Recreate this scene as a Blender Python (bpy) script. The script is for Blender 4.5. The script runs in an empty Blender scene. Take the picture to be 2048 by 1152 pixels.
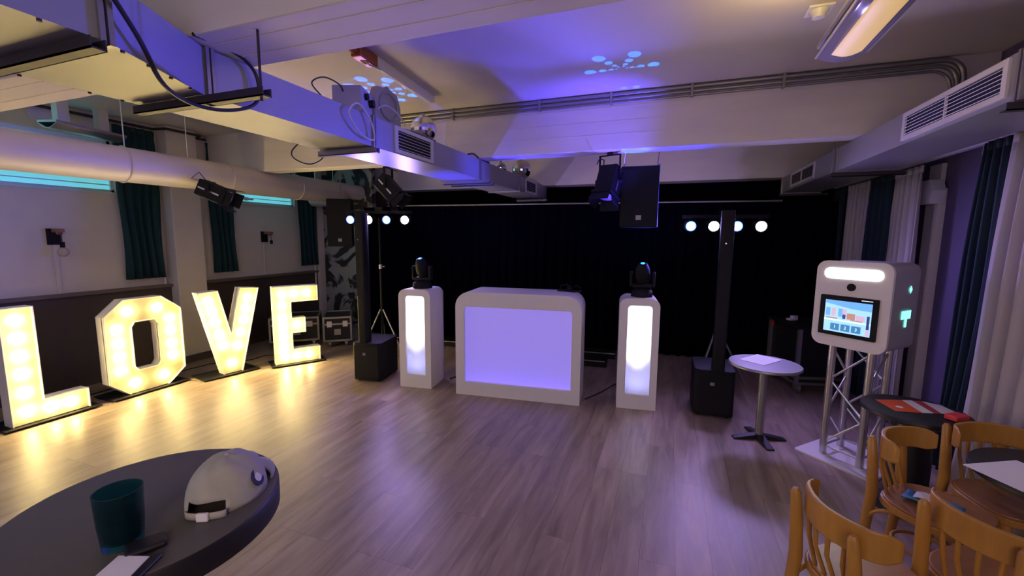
import bpy, bmesh, math, random
from mathutils import Vector, Matrix
random.seed(7)
C = bpy.context.scene.collection
sc = bpy.context.scene
PI = math.pi
def R(d): return math.radians(d)

# ---------------------------------------------------------------- camera
cam_d = bpy.data.cameras.new('camera'); cam = bpy.data.objects.new('camera', cam_d); C.objects.link(cam)
YAW, PIT, ROL = R(-20.3), R(6.95), R(0.43)
fw = Vector((math.sin(YAW)*math.cos(PIT), math.cos(YAW)*math.cos(PIT), -math.sin(PIT)))
r0 = Vector((math.cos(YAW), -math.sin(YAW), 0)); u0 = r0.cross(fw)
rr = r0*math.cos(ROL) + u0*math.sin(ROL); uu = -r0*math.sin(ROL) + u0*math.cos(ROL)
M = Matrix((rr, uu, -fw)).transposed().to_4x4(); M.translation = Vector((0, 0, 1.6))
cam.matrix_world = M
cam_d.sensor_width = 36; cam_d.lens = 853.0/2048*36; cam_d.clip_start = 0.02
sc.camera = cam

# ---------------------------------------------------------------- colour management
sc.view_settings.view_transform = 'Standard'; sc.view_settings.look = 'None'
sc.view_settings.gamma = 1; sc.view_settings.use_curve_mapping = False
sc.view_settings.exposure = 0.80

# ---------------------------------------------------------------- world: dusk outside
w = bpy.data.worlds.new('dusk'); sc.world = w; w.use_nodes = True
w.node_tree.nodes['Background'].inputs[0].default_value = (0.25, 0.28, 0.45, 1)
w.node_tree.nodes['Background'].inputs[1].default_value = 0.02

# ---------------------------------------------------------------- lights
def aim(o, d):
    o.rotation_euler = Vector(d).to_track_quat('-Z', 'Y').to_euler()
def light(name, kind, loc, col, power, d=(0, 0, -1), size=0.2, size_y=None, angle=60, blend=0.6, rad=0.03):
    l = bpy.data.lights.new(name, kind); l.color = col; l.energy = power
    if kind == 'AREA':
        l.size = size
        if size_y: l.shape = 'RECTANGLE'; l.size_y = size_y
    if kind == 'SPOT':
        l.spot_size = R(angle); l.spot_blend = blend; l.shadow_soft_size = rad
    if kind == 'POINT': l.shadow_soft_size = rad
    o = bpy.data.objects.new(name, l); C.objects.link(o); o.location = loc; aim(o, d)
    return o
BLUE = (0.06, 0.05, 1.0); VIO = (0.42, 0.30, 1.0); WARM = (1.0, 0.72, 0.36); WHITE = (0.85, 0.8, 1.0)
# unseen area lights behind the photographer: warm lamp, plus added cool and lilac fill
light('rear_fill', 'AREA', (0.7, -1.9, 2.6), (1.0, 0.64, 0.32), 12, (0.2, 0.9, -0.6), 0.7)
light('rear_fill', 'AREA', (-3.0, -1.9, 2.6), (0.62, 0.75, 1.0), 17, (0.1, 0.9, -0.5), 1.2)  # added cool fill for the left wall
light('rear_fill', 'AREA', (0.3, -2.0, 1.9), (0.84, 0.72, 0.88), 25, (-0.1, 1, 0.9), 2.0)  # added lilac fill aimed up at the ceiling

# ---------------------------------------------------------------- materials
def nt_new(name):
    m = bpy.data.materials.new(name); m.use_nodes = True
    return m, m.node_tree, m.node_tree.nodes['Principled BSDF']
def mat(name, col, rough=0.6, metal=0.0, var=0.12, scale=8.0, bump=0.0, spec=0.5, emit=None, es=0.0, trans=0.0, ior=1.45, coord='Object', stretch=(1, 1, 1), sheen=0.0):
    m, nt, b = nt_new(name)
    N = nt.nodes; L = nt.links
    tc = N.new('ShaderNodeTexCoord'); mp = N.new('ShaderNodeMapping'); mp.inputs['Scale'].default_value = stretch
    L.new(tc.outputs[coord], mp.inputs[0])
    nz = N.new('ShaderNodeTexNoise'); nz.inputs['Scale'].default_value = scale; nz.inputs['Detail'].default_value = 5
    L.new(mp.outputs[0], nz.inputs['Vector'])
    mx = N.new('ShaderNodeMix'); mx.data_type = 'RGBA'
    mx.inputs[6].default_value = (*[c*(1-var) for c in col], 1); mx.inputs[7].default_value = (*[min(1, c*(1+var)) for c in col], 1)
    L.new(nz.outputs['Fac'], mx.inputs[0]); L.new(mx.outputs[2], b.inputs['Base Color'])
    b.inputs['Roughness'].default_value = rough; b.inputs['Metallic'].default_value = metal
    b.inputs['Specular IOR Level'].default_value = spec
    if bump:
        bp = N.new('ShaderNodeBump'); bp.inputs['Strength'].default_value = bump; bp.inputs['Distance'].default_value = 0.01
        L.new(nz.outputs['Fac'], bp.inputs['Height']); L.new(bp.outputs[0], b.inputs['Normal'])
    if emit: b.inputs['Emission Color'].default_value = (*emit, 1); b.inputs['Emission Strength'].default_value = es
    if trans: b.inputs['Transmission Weight'].default_value = trans; b.inputs['IOR'].default_value = ior
    if sheen: b.inputs['Sheen Weight'].default_value = sheen
    return m
def floor_mat():
    m, nt, b = nt_new('laminate_planks'); N = nt.nodes; L = nt.links
    g = N.new('ShaderNodeNewGeometry'); mp = N.new('ShaderNodeMapping'); mp.inputs['Rotation'].default_value = (0, 0, R(90)); mp.inputs['Location'].default_value = (0.35, 0.073, 0)
    L.new(g.outputs['Position'], mp.inputs[0])
    br = N.new('ShaderNodeTexBrick'); br.inputs['Scale'].default_value = 1; br.inputs['Brick Width'].default_value = 1.25; br.inputs['Row Height'].default_value = 0.17
    br.inputs['Mortar Size'].default_value = 0.0008; br.inputs['Mortar Smooth'].default_value = 0.3; br.offset = 0.37; br.offset_frequency = 3
    br.inputs['Color1'].default_value = (0, 0, 0, 1); br.inputs['Color2'].default_value = (1, 1, 1, 1); br.inputs['Mortar'].default_value = (0.3, 0.3, 0.3, 1)
    L.new(mp.outputs[0], br.inputs['Vector'])
    # grain runs along the planks, shifted on every board
    add = N.new('ShaderNodeVectorMath'); add.operation = 'MULTIPLY_ADD'; add.inputs[1].default_value = (3.1, 7.7, 5.3)
    L.new(br.outputs['Color'], add.inputs[0]); L.new(g.outputs['Position'], add.inputs[2])
    m2 = N.new('ShaderNodeMapping'); m2.inputs['Scale'].default_value = (8, .95, 1); L.new(add.outputs[0], m2.inputs[0])
    nz = N.new('ShaderNodeTexNoise'); nz.inputs['Scale'].default_value = 1.6; nz.inputs['Detail'].default_value = 8; nz.inputs['Roughness'].default_value = 0.62; nz.inputs['Distortion'].default_value = 0.6
    L.new(m2.outputs[0], nz.inputs['Vector'])
    rp = N.new('ShaderNodeValToRGB'); e = rp.color_ramp.elements
    e[0].position = 0.28; e[0].color = (0.17, 0.122, 0.094, 1); e[1].position = 0.75; e[1].color = (0.42, 0.32, 0.25, 1)
    k = rp.color_ramp.elements.new(0.5); k.color = (0.29, 0.218, 0.17, 1)
    L.new(nz.outputs['Fac'], rp.inputs[0])
    hv = N.new('ShaderNodeHueSaturation'); mr = N.new('ShaderNodeMapRange'); mr.inputs[3].default_value = 0.92; mr.inputs[4].default_value = 1.08
    L.new(br.outputs['Color'], mr.inputs[0]); L.new(mr.outputs[0], hv.inputs['Value']); L.new(rp.outputs[0], hv.inputs['Color'])
    mx = N.new('ShaderNodeMix'); mx.data_type = 'RGBA'; mx.inputs[7].default_value = (0.05, 0.04, 0.035, 1)
    L.new(br.outputs['Fac'], mx.inputs[0]); L.new(hv.outputs[0], mx.inputs[6]); L.new(mx.outputs[2], b.inputs['Base Color'])
    mr2 = N.new('ShaderNodeMapRange'); mr2.inputs[3].default_value = 0.33; mr2.inputs[4].default_value = 0.48
    L.new(nz.outputs['Fac'], mr2.inputs[0]); L.new(mr2.outputs[0], b.inputs['Roughness'])
    bp = N.new('ShaderNodeBump'); bp.inputs['Strength'].default_value = 0.10; bp.inputs['Distance'].default_value = 0.003
    L.new(nz.outputs['Fac'], bp.inputs['Height']); L.new(bp.outputs[0], b.inputs['Normal'])
    return m
MT = {}
MT['floor'] = floor_mat()
MT['plaster'] = mat('painted_plaster', (0.68, 0.63, 0.58), 0.75, var=0.06, scale=2.5, bump=0.05)
MT['concrete'] = mat('painted_concrete', (0.70, 0.65, 0.60), 0.7, var=0.08, scale=1.8, bump=0.12, stretch=(1, 6, 6))
MT['wains'] = mat('brown_panelling', (0.065, 0.05, 0.042), 0.6, var=0.15, scale=4)
MT['ledge'] = mat('ledge_board', (0.14, 0.11, 0.09), 0.5, var=0.1)
MT['purple'] = mat('purple_wall_paint', (0.085, 0.065, 0.16), 0.8, var=0.06)
MT['black'] = mat('black_plastic', (0.008, 0.008, 0.010), 0.6, var=0.2, scale=30, spec=0.2)
MT['blackm'] = mat('black_grille', (0.010, 0.010, 0.012), 0.7, var=0.3, scale=160, bump=0.3, spec=0.2)
MT['velvet'] = mat('black_stage_molton', (0.0016, 0.0016, 0.006), 0.95, var=0.3, scale=20, bump=0.1, spec=0.0)
MT['duct'] = mat('galvanised_duct', (0.34, 0.34, 0.36), 0.42, 0.4, var=0.08, scale=3)
MT['ductp'] = mat('painted_round_duct', (0.62, 0.57, 0.58), 0.5, 0.15, var=0.05, scale=3)
MT['steel'] = mat('dull_steel', (0.32, 0.31, 0.30), 0.4, 0.8, var=0.1)
MT['darksteel'] = mat('dark_steel_channel', (0.06, 0.05, 0.05), 0.5, 0.6, var=0.2)
MT['alu'] = mat('brushed_aluminium', (0.62, 0.60, 0.58), 0.3, 0.85, var=0.05, scale=20)
MT['chrome'] = mat('chrome', (0.8, 0.8, 0.8), 0.12, 1.0, var=0.03)
MT['white'] = mat('white_paint', (0.78, 0.76, 0.74), 0.5, var=0.03, bump=0.06, scale=60)
MT['whitep'] = mat('white_plastic', (0.80, 0.79, 0.78), 0.4, var=0.02)
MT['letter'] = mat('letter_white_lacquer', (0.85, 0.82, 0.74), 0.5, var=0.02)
MT['bulb'] = mat('frosted_bulb', (1, 0.95, 0.85), 0.3, emit=(1.0, 0.77, 0.30), es=68, var=0)
MT['teal'] = mat('teal_curtain_cloth', (0.006, 0.038, 0.046), 0.9, var=0.15, scale=30, sheen=0.0)
MT['blueteal'] = mat('petrol_curtain_cloth', (0.004, 0.018, 0.036), 0.9, var=0.15, scale=30, sheen=0.0)
MT['wood'] = mat('honey_beech', (0.40, 0.195, 0.034), 0.38, var=0.22, scale=7, stretch=(6, 6, 1))
MT['seatw'] = mat('worn_seat_ply', (0.33, 0.15, 0.065), 0.35, var=0.3, scale=5, stretch=(5, 1, 1))
MT['tabletop'] = mat('charcoal_laminate', (0.105, 0.098, 0.090), 0.5, var=0.08, scale=40)
MT['rim'] = mat('black_rim', (0.012, 0.011, 0.014), 0.45, var=0.1)
MT['silver'] = mat('silver_table_laminate', (0.22, 0.22, 0.25), 0.5, 0.1, var=0.06, scale=25)
MT['darktop'] = mat('dark_wood_laminate', (0.014, 0.013, 0.016), 0.5, var=0.2)
MT['paper'] = mat('paper', (0.8, 0.79, 0.8), 0.8, var=0.02)
MT['orange'] = mat('orange_print', (0.72, 0.10, 0.03), 0.5, var=0.1)
MT['red'] = mat('red_print', (0.5, 0.05, 0.06), 0.5, var=0.1)
MT['pink'] = mat('pink_red_card', (0.85, 0.07, 0.10), 0.45, var=0.15)
MT['bluep'] = mat('blue_packet', (0.05, 0.22, 0.45), 0.4, var=0.2)
MT['cap'] = mat('cream_cotton', (0.42, 0.41, 0.34), 0.85, var=0.06, scale=50, bump=0.1)
MT['clearbulb'] = mat('amber_tinted_bulb', (0.50, 0.42, 0.36), 0.15, var=0.1)
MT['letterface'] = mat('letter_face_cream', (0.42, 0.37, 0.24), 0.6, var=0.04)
MT['navy'] = mat('navy_patch', (0.02, 0.02, 0.07), 0.7)
MT['hole'] = mat('dark_lining', (0.015, 0.012, 0.01), 0.9)
MT['copper'] = mat('copper_tape', (0.35, 0.11, 0.035), 0.35, 0.6, var=0.4)
MT['brownwood'] = mat('sconce_wood', (0.28, 0.13, 0.07), 0.5, var=0.25)
MT['cable'] = mat('black_cable', (0.01, 0.01, 0.01), 0.5)
MT['wcable'] = mat('grey_cable', (0.5, 0.5, 0.5), 0.5)
MT['redp'] = mat('red_plastic', (0.4, 0.02, 0.02), 0.5)
MT['mirror'] = mat('mirror_facets', (0.85, 0.85, 0.85), 0.08, 1.0, var=0.02)
MT['greybox'] = mat('grey_casing', (0.34, 0.33, 0.36), 0.6, var=0.08)
MT['flight'] = mat('flight_case_laminate', (0.010, 0.010, 0.011), 0.5, var=0.2, spec=0.3)
MT['vent'] = mat('vent_void', (0.006, 0.006, 0.008), 0.8)
MT['ventf'] = mat('vent_white_frame', (0.6, 0.58, 0.62), 0.5)
MT['glow_w'] = mat('white_led_panel', (1, 1, 1), 0.4, emit=(1, 0.97, 0.93), es=6, var=0)
MT['lensw'] = mat('white_lamp_lens', (1, 1, 1), 0.3, emit=(0.95, 0.92, 1.0), es=8, var=0)
MT['lensb'] = mat('blue_lamp_lens', (0.1, 0.2, 1), 0.3, emit=(0.06, 0.12, 1.0), es=5, var=0)
MT['lensb2'] = mat('blue_lamp_core', (0.3, 0.5, 1), 0.3, emit=(0.35, 0.6, 1.0), es=3.2, var=0)
MT['mov'] = mat('mover_lens_glow', (0.1, 0.3, 1), 0.3, emit=(0.02, 0.22, 1.0), es=2.2, var=0)
MT['acryl'] = mat('clear_acrylic_tint', (0.30, 0.26, 0.42), 0.15, var=0.02)
MT['lampglow'] = mat('dimmed_lamp_diffuser', (0.6, 0.5, 0.3), 0.5, emit=(1.0, 0.62, 0.20), es=0.30, var=0)
MT['lampw'] = mat('lamp_reflector', (0.75, 0.66, 0.5), 0.45, 0.1, var=0.02)
MT['sky'] = mat('window_daylight_pane', (0.2, 0.5, 0.6), 0.3, emit=(0.12, 0.50, 0.58), es=0.55, var=0.15)
MT['winframe'] = mat('pale_window_frame', (0.6, 0.82, 0.82), 0.5, var=0.05)
MT['cyan'] = mat('cyan_backlit_slot', (0.2, 0.9, 0.8), 0.4, emit=(0.25, 0.95, 0.75), es=0.9, var=0)
MT['scr_sky'] = mat('screen_blue', (0, 0, 0), 0.3, emit=(0.10, 0.28, 0.85), es=1.0, var=0)
MT['scr_sky2'] = mat('screen_light_blue', (0, 0, 0), 0.3, emit=(0.26, 0.48, 0.92), es=1.0, var=0)
MT['scr_wall'] = mat('screen_beige', (0, 0, 0), 0.3, emit=(0.42, 0.30, 0.42), es=1.0, var=0)
MT['scr_or'] = mat('screen_brown', (0, 0, 0), 0.3, emit=(0.34, 0.16, 0.13), es=1.0, var=0)
MT['scr_dark'] = mat('screen_dark', (0, 0, 0), 0.3, emit=(0.02, 0.03, 0.12), es=1.0, var=0)
MT['scr_btn'] = mat('screen_button', (0, 0, 0), 0.3, emit=(0.03, 0.14, 0.30), es=1.0, var=0)
MT['scr_w'] = mat('screen_white', (0, 0, 0), 0.3, emit=(0.55, 0.8, 1.0), es=1.0, var=0)
def sheer_mat():
    m = bpy.data.materials.new('sheer_voile'); m.use_nodes = True; nt = m.node_tree; N = nt.nodes; L = nt.links
    b = N['Principled BSDF']; b.inputs['Base Color'].default_value = (0.62, 0.57, 0.60, 1); b.inputs['Roughness'].default_value = 0.9
    out = N['Material Output']; tr = N.new('ShaderNodeBsdfTranslucent'); tr.inputs[0].default_value = (0.6, 0.56, 0.6, 1)
    wv = N.new('ShaderNodeTexNoise'); wv.inputs['Scale'].default_value = 60; mxr = N.new('ShaderNodeMapRange'); mxr.inputs[3].default_value = 0.2; mxr.inputs[4].default_value = 0.4
    L.new(wv.outputs['Fac'], mxr.inputs[0]); mx = N.new('ShaderNodeMixShader'); L.new(mxr.outputs[0], mx.inputs[0]); L.new(b.outputs[0], mx.inputs[1]); L.new(tr.outputs[0], mx.inputs[2]); L.new(mx.outputs[0], out.inputs[0])
    return m
MT['sheer'] = sheer_mat()
def panel_mat(name, col, t=0.7, emit=None, es=0):
    m = bpy.data.materials.new(name); m.use_nodes = True; nt = m.node_tree; N = nt.nodes; L = nt.links
    b = N['Principled BSDF']; b.inputs['Base Color'].default_value = (*col, 1); b.inputs['Roughness'].default_value = 0.5
    if emit: b.inputs['Emission Color'].default_value = (*emit, 1); b.inputs['Emission Strength'].default_value = es
    tr = N.new('ShaderNodeBsdfTranslucent'); tr.inputs[0].default_value = (*col, 1)
    nz = N.new('ShaderNodeTexNoise'); nz.inputs['Scale'].default_value = 40; mr = N.new('ShaderNodeMapRange'); mr.inputs[3].default_value = t-0.02; mr.inputs[4].default_value = t+0.02
    L.new(nz.outputs['Fac'], mr.inputs[0]); mx = N.new('ShaderNodeMixShader'); L.new(mr.outputs[0], mx.inputs[0]); L.new(b.outputs[0], mx.inputs[1]); L.new(tr.outputs[0], mx.inputs[2]); L.new(mx.outputs[0], N['Material Output'].inputs[0])
    return m
MT['diffuser'] = panel_mat('opal_diffuser', (0.9, 0.9, 0.95), 0.75)
MT['boothpanel'] = panel_mat('booth_front_cloth', (0.55, 0.5, 0.85), 0.3, (0.28, 0.22, 0.62), 0.40)
def glass_mat():
    m, nt, b = nt_new('teal_glass'); b.inputs['Base Color'].default_value = (0.03, 0.20, 0.25, 1); b.inputs['Roughness'].default_value = 0.05
    b.inputs['Transmission Weight'].default_value = 0.95; b.inputs['IOR'].default_value = 1.22
    nz = nt.nodes.new('ShaderNodeTexVoronoi'); nz.inputs['Scale'].default_value = 45; bp = nt.nodes.new('ShaderNodeBump'); bp.inputs['Strength'].default_value = 0.3; bp.inputs['Distance'].default_value = 0.003
    nt.links.new(nz.outputs[0], bp.inputs['Height']); nt.links.new(bp.outputs[0], b.inputs['Normal'])
    return m
MT['glass'] = glass_mat()
def mural_mat():
    m, nt, b = nt_new('mural_paint'); N = nt.nodes; L = nt.links
    g = N.new('ShaderNodeTexCoord'); n1 = N.new('ShaderNodeTexNoise'); n1.inputs['Scale'].default_value = 2.6; n1.inputs['Detail'].default_value = 2; n1.inputs['Distortion'].default_value = 1.4
    L.new(g.outputs['Object'], n1.inputs['Vector']); rp = N.new('ShaderNodeValToRGB'); e = rp.color_ramp.elements
    e[0].position = 0.46; e[0].color = (0.02, 0.02, 0.025, 1); e[1].position = 0.53; e[1].color = (0.30, 0.30, 0.30, 1)
    L.new(n1.outputs['Fac'], rp.inputs[0]); L.new(rp.outputs[0], b.inputs['Base Color']); b.inputs['Roughness'].default_value = 0.8
    return m
MT['mural'] = mural_mat()

# ---------------------------------------------------------------- mesh helpers
def T(x=0, y=0, z=0, rx=0, ry=0, rz=0):
    return Matrix.Translation((x, y, z)) @ Matrix.Rotation(R(rz), 4, 'Z') @ Matrix.Rotation(R(ry), 4, 'Y') @ Matrix.Rotation(R(rx), 4, 'X')
class MB:
    def __init__(s): s.bm = bmesh.new()
    def _add(s, vs, fs, m=None):
        bv = [s.bm.verts.new((m @ Vector(v)) if m else Vector(v)) for v in vs]
        for f in fs:
            try: s.bm.faces.new([bv[i] for i in f])
            except ValueError: pass
        return s
    def box(s, x0, x1, y0, y1, z0, z1, m=None):
        vs = [(x, y, z) for z in (z0, z1) for y in (y0, y1) for x in (x0, x1)]
        return s._add(vs, [(0, 2, 3, 1), (4, 5, 7, 6), (0, 1, 5, 4), (2, 6, 7, 3), (0, 4, 6, 2), (1, 3, 7, 5)], m)
    def cyl(s, a, b, r, r2=None, n=16, m=None, caps=True):
        a, b = Vector(a), Vector(b); r2 = r if r2 is None else r2
        q = (b-a).to_track_quat('Z', 'Y'); vs = []
        for p, rad in ((a, r), (b, r2)):
            for i in range(n):
                t = 2*PI*i/n; vs.append(p + q @ Vector((rad*math.cos(t), rad*math.sin(t), 0)))
        fs = [(i, (i+1) % n, n+(i+1) % n, n+i) for i in range(n)]
        if caps: fs += [tuple(range(n))[::-1], tuple(range(n, 2*n))]
        return s._add(vs, fs, m)
    def lathe(s, prof, n=24, m=None, close=False):
        vs = []; fs = []
        for r, z in prof:
            for i in range(n):
                t = 2*PI*i/n; vs.append((r*math.cos(t), r*math.sin(t), z))
        k = len(prof)
        for j in range(k-1):
            for i in range(n): fs.append((j*n+i, j*n+(i+1) % n, (j+1)*n+(i+1) % n, (j+1)*n+i))
        if close: fs += [tuple(range(n))[::-1], tuple(range((k-1)*n, k*n))]
        return s._add(vs, fs, m)
    def sphere(s, c, r, n=14, m=None, sz=1):
        prof = [(r*math.sin(PI*j/n)+1e-5, -r*sz*math.cos(PI*j/n)) for j in range(n+1)]
        return s.lathe(prof, n*2, (m or Matrix()) @ Matrix.Translation(c), True)
    def tube(s, pts, r, n=8, closed=False, m=None):
        P = [Vector(p) for p in pts]; k = len(P); vs = []; fs = []; up = None
        rs = r if isinstance(r, (list, tuple)) else [r]*k
        for i in range(k):
            d = (P[(i+1) % k]-P[i-1]) if closed else (P[min(i+1, k-1)]-P[max(i-1, 0)])
            d.normalize()
            if up is None: up = d.orthogonal().normalized()
            up = (up - d*up.dot(d)).normalized(); sd = d.cross(up)
            for j in range(n):
                t = 2*PI*j/n; vs.append(P[i] + (up*math.cos(t)+sd*math.sin(t))*rs[i])
        for i in range(k if closed else k-1):
            a = i*n; b = ((i+1) % k)*n
            for j in range(n): fs.append((a+j, a+(j+1) % n, b+(j+1) % n, b+j))
        if not closed: fs += [tuple(range(n))[::-1], tuple(range((k-1)*n, k*n))]
        return s._add(vs, fs, m)
    def prism(s, poly, y0, y1, m=None, holes=None):
        # poly in (x, z), extruded along y (thickness); hole = same vertex count ring
        n = len(poly)
        if holes is None:
            vs = [(x, y0, z) for x, z in poly]+[(x, y1, z) for x, z in poly]
            fs = [tuple(range(n)), tuple(range(2*n-1, n-1, -1))]+[(i, n+i, n+(i+1) % n, (i+1) % n) for i in range(n)]
            return s._add(vs, fs, m)
        h = holes; vs = [(x, y0, z) for x, z in poly]+[(x, y0, z) for x, z in h]+[(x, y1, z) for x, z in poly]+[(x, y1, z) for x, z in h]
        fs = []
        for i in range(n):
            j = (i+1) % n
            fs += [(i, j, n+j, n+i), (2*n+i, 3*n+i, 3*n+j, 2*n+j), (i, 2*n+i, 2*n+j, j), (n+i, n+j, 3*n+j, 3*n+i)]
        return s._add(vs, fs, m)
    def grid(s, f, nu, nv, m=None):
        vs = [f(i/nu, j/nv) for j in range(nv+1) for i in range(nu+1)]
        fs = [(j*(nu+1)+i, j*(nu+1)+i+1, (j+1)*(nu+1)+i+1, (j+1)*(nu+1)+i) for j in range(nv) for i in range(nu)]
        return s._add(vs, fs, m)
    def build(s, name, mt, parent=None, smooth=False, bevel=0, solid=0, sub=0, recalc=True, m=None):
        if m is not None: bmesh.ops.transform(s.bm, matrix=m, verts=s.bm.verts)
        if recalc: bmesh.ops.recalc_face_normals(s.bm, faces=s.bm.faces)
        me = bpy.data.meshes.new(name); s.bm.to_mesh(me); s.bm.free()
        o = bpy.data.objects.new(name, me); C.objects.link(o)
        for x in (mt if isinstance(mt, (list, tuple)) else [mt]): me.materials.append(MT[x])
        if parent: o.parent = parent
        if smooth:
            for p in me.polygons: p.use_smooth = True
            if smooth != 'all': me.set_sharp_from_angle(angle=R(40))
        if solid: md = o.modifiers.new('solid', 'SOLIDIFY'); md.thickness = solid; md.offset = 0
        if bevel: md = o.modifiers.new('bevel', 'BEVEL'); md.width = bevel; md.segments = 2; md.limit_method = 'ANGLE'
        if sub: md = o.modifiers.new('sub', 'SUBSURF'); md.levels = sub; md.render_levels = sub
        return o
def tag(o, label, cat, group=None):
    o['label'] = label; o['category'] = cat
    if group: o['group'] = group
    return o
def thing(name, label, cat, loc=(0, 0, 0), rz=0, group=None):
    o = bpy.data.objects.new(name, None); C.objects.link(o); o.empty_display_size = 0.1
    o.location = loc; o.rotation_euler = (0, 0, R(rz)); return tag(o, label, cat, group)
def struct(o, label):
    o['kind'] = 'structure'; o['label'] = label; return o
def dup(o, parent=None):
    c = o.copy(); C.objects.link(c)
    if parent: c.parent = parent; c.matrix_parent_inverse = o.matrix_parent_inverse
    for ch in [x for x in bpy.data.objects if x.parent == o]: dup(ch, c)
    return c
def rrect(x0, x1, z0, z1, r, n=6, corners=(1, 1, 1, 1)):
    # corners: bl, br, tr, tl
    pts = []
    for k, (cx, cz, a) in enumerate(((x0, z0, 180), (x1, z0, 270), (x1, z1, 0), (x0, z1, 90))):
        rad = r if corners[k] else 0.0005
        ox = cx + (rad if cx == x0 else -rad); oz = cz + (rad if cz == z0 else -rad)
        for i in range(n+1):
            t = R(a + 90*i/n); pts.append((ox+rad*math.cos(t), oz+rad*math.sin(t)))
    return pts
def text_mesh(name, s, size, mt, parent, m, depth=0.0006, bold=0):
    cu = bpy.data.curves.new(name, 'FONT'); cu.body = s; cu.size = size; cu.extrude = depth; cu.align_x = 'CENTER'; cu.align_y = 'CENTER'; cu.offset = bold
    t = bpy.data.objects.new('tmp', cu); C.objects.link(t); bpy.context.view_layer.update()
    me = bpy.data.meshes.new_from_object(t); bpy.data.objects.remove(t)
    me.name = name; me.transform(m); me.materials.clear(); me.materials.append(MT[mt])
    o = bpy.data.objects.new(name, me); C.objects.link(o); o.parent = parent
    return o

# ================================================================ SETTING
HC = 2.85; HB = 2.365
XL = -5.75; XR = 2.02; YN = -3.2; YF = 7.9
struct(MB().box(XL-.2, XR+.2, YN, YF, -.1, 0).build('floor', 'floor'), 'grey brown wood laminate floor with planks running away')
struct(MB().box(XL-.2, XR+.2, YN, YF, HC, HC+.1).build('ceiling', 'plaster'), 'off white painted plaster ceiling between the beams')
wl = MB()
WZ0, WZ1 = 2.04, 2.585
WINS = [(1.2, 2.97), (4.26, 5.36)]
ys = [YN, 1.2, 2.97, 4.26, 5.36, YF]
wl.box(XL-.2, XL, YN, YF, 0, WZ0).box(XL-.2, XL, YN, YF, WZ1, HC)
wl.box(XL-.2, XL, YN, 1.2, WZ0, WZ1).box(XL-.2, XL, 2.97, 4.26, WZ0, WZ1).box(XL-.2, XL, 5.36, YF, WZ0, WZ1)
struct(wl.build('wall_left', 'plaster'), 'white left wall above the brown panelling')
struct(MB().box(XR, XR+.2, YN, YF, 0, HC).build('wall_right', 'purple'), 'dark purple right wall between the curtains')
struct(MB().box(XL-.2, XR+.2, YF, YF+.2, 0, HC).build('wall_back', 'wains'), 'dark far wall behind the stage drape')
struct(MB().box(XL-.2, XR+.2, YN-.2, YN, 0, HC).build('wall_front', 'plaster'), 'plain wall behind the photographer')
struct(MB().box(XL, -4.62, 5.86, 5.96, 0, HC).build('wall_mural', 'mural'), 'dark painted mural wall left of the stage')
for k, (y0, y1) in enumerate(((-1.3, -1.0), (1.22, 1.535), (3.97, 4.18), (6.4, 6.7))):
    b = MB().box(XL, XR, y0, y1, HB, HC+.01)
    struct(b.build('trim_%d' % (k+1), 'concrete', bevel=.008), 'white painted concrete ceiling beam crossing the room')
# formwork seams of the beams (fine ridges)
s = MB()
for y in (1.31, 1.43): s.box(XL, XR, y-.003, y+.003, HB-.0012, HB+.002)
for z in (2.50, 2.61, 2.73): s.box(XL, XR, 3.9688, 3.972, z-.003, z+.003)
struct(s.build('trim_5', 'concrete'), 'thin board marks along the concrete beams')
struct(MB().box(XL, XL+.185, 3.41, 3.75, 0, HC).build('trim_6', 'plaster', bevel=.01), 'white square pillar on the left wall between O and V')
struct(MB().box(XL, XL+.1, 5.72, 5.86, 0, HC).build('trim_7', 'plaster', bevel=.01), 'narrow white pillar in the far left corner')
wn = MB().box(XL, XL+.05, YN, 3.41, 0, .955).box(XL, XL+.05, 3.75, 5.72, 0, .955)
struct(wn.build('trim_8', 'wains'), 'dark brown panelling along the lower left wall')
lg = MB().box(XL, XL+.09, YN, 3.41, .955, .99).box(XL, XL+.09, 3.75, 5.72, .955, .99)
struct(lg.build('trim_9', 'ledge', bevel=.005), 'brown ledge on top of the left wall panelling')
bb = MB().box(XL+.185, XL+.197, 3.40, 3.76, 0, .09).box(XL+.05, XL+.062, YN, 3.40, 0, .09).box(XL+.05, XL+.062, 3.76, 5.72, 0, .09)
struct(bb.build('baseboard_left', 'wains'), 'dark skirting board along the left wall and pillar')
struct(MB().box(XR-.015, XR, YN, YF, 0, .1).build('baseboard_right', 'wains'), 'dark skirting board along the right wall')
for k, (y0, y1) in enumerate(WINS):
    e = bpy.data.objects.new('window_%d' % (k+1), None); C.objects.link(e); e.location = (XL, (y0+y1)/2, WZ0)
    struct(e, 'high narrow window glowing teal with dusk daylight, ' + ('nearer' if k == 0 else 'farther') + ' on the left wall')
    h = (y1-y0)/2; H = WZ1-WZ0
    MB().box(-.06, -.055, -h, h, 0, H).build('pane', 'sky', e)
    f = MB().box(-.055, -.03, -h, h, 0, .028).box(-.055, -.03, -h, h, H-.03, H).box(-.055, -.03, -h, -h+.03, 0, H).box(-.055, -.03, h-.03, h, 0, H)
    f.box(-.056, -.05, -h, h, .075, .085).box(-.03, .012, -h, h, -.014, .0)
    f.build('window_frame', 'winframe', e)
    l = light('window_daylight', 'AREA', (-.02, 0, .25), (.30, .85, 1.0), 1.2, (1, 0, -.55), (y1-y0)*.95, .4); l.parent = e; l.rotation_euler = (0, R(-58), 0)
    MB().box(-.045, .0, -.35, -.18, .05, .075).box(-.05, -.03, -.30, -.24, .04, .09).build('latch', 'whitep', e)
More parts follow.
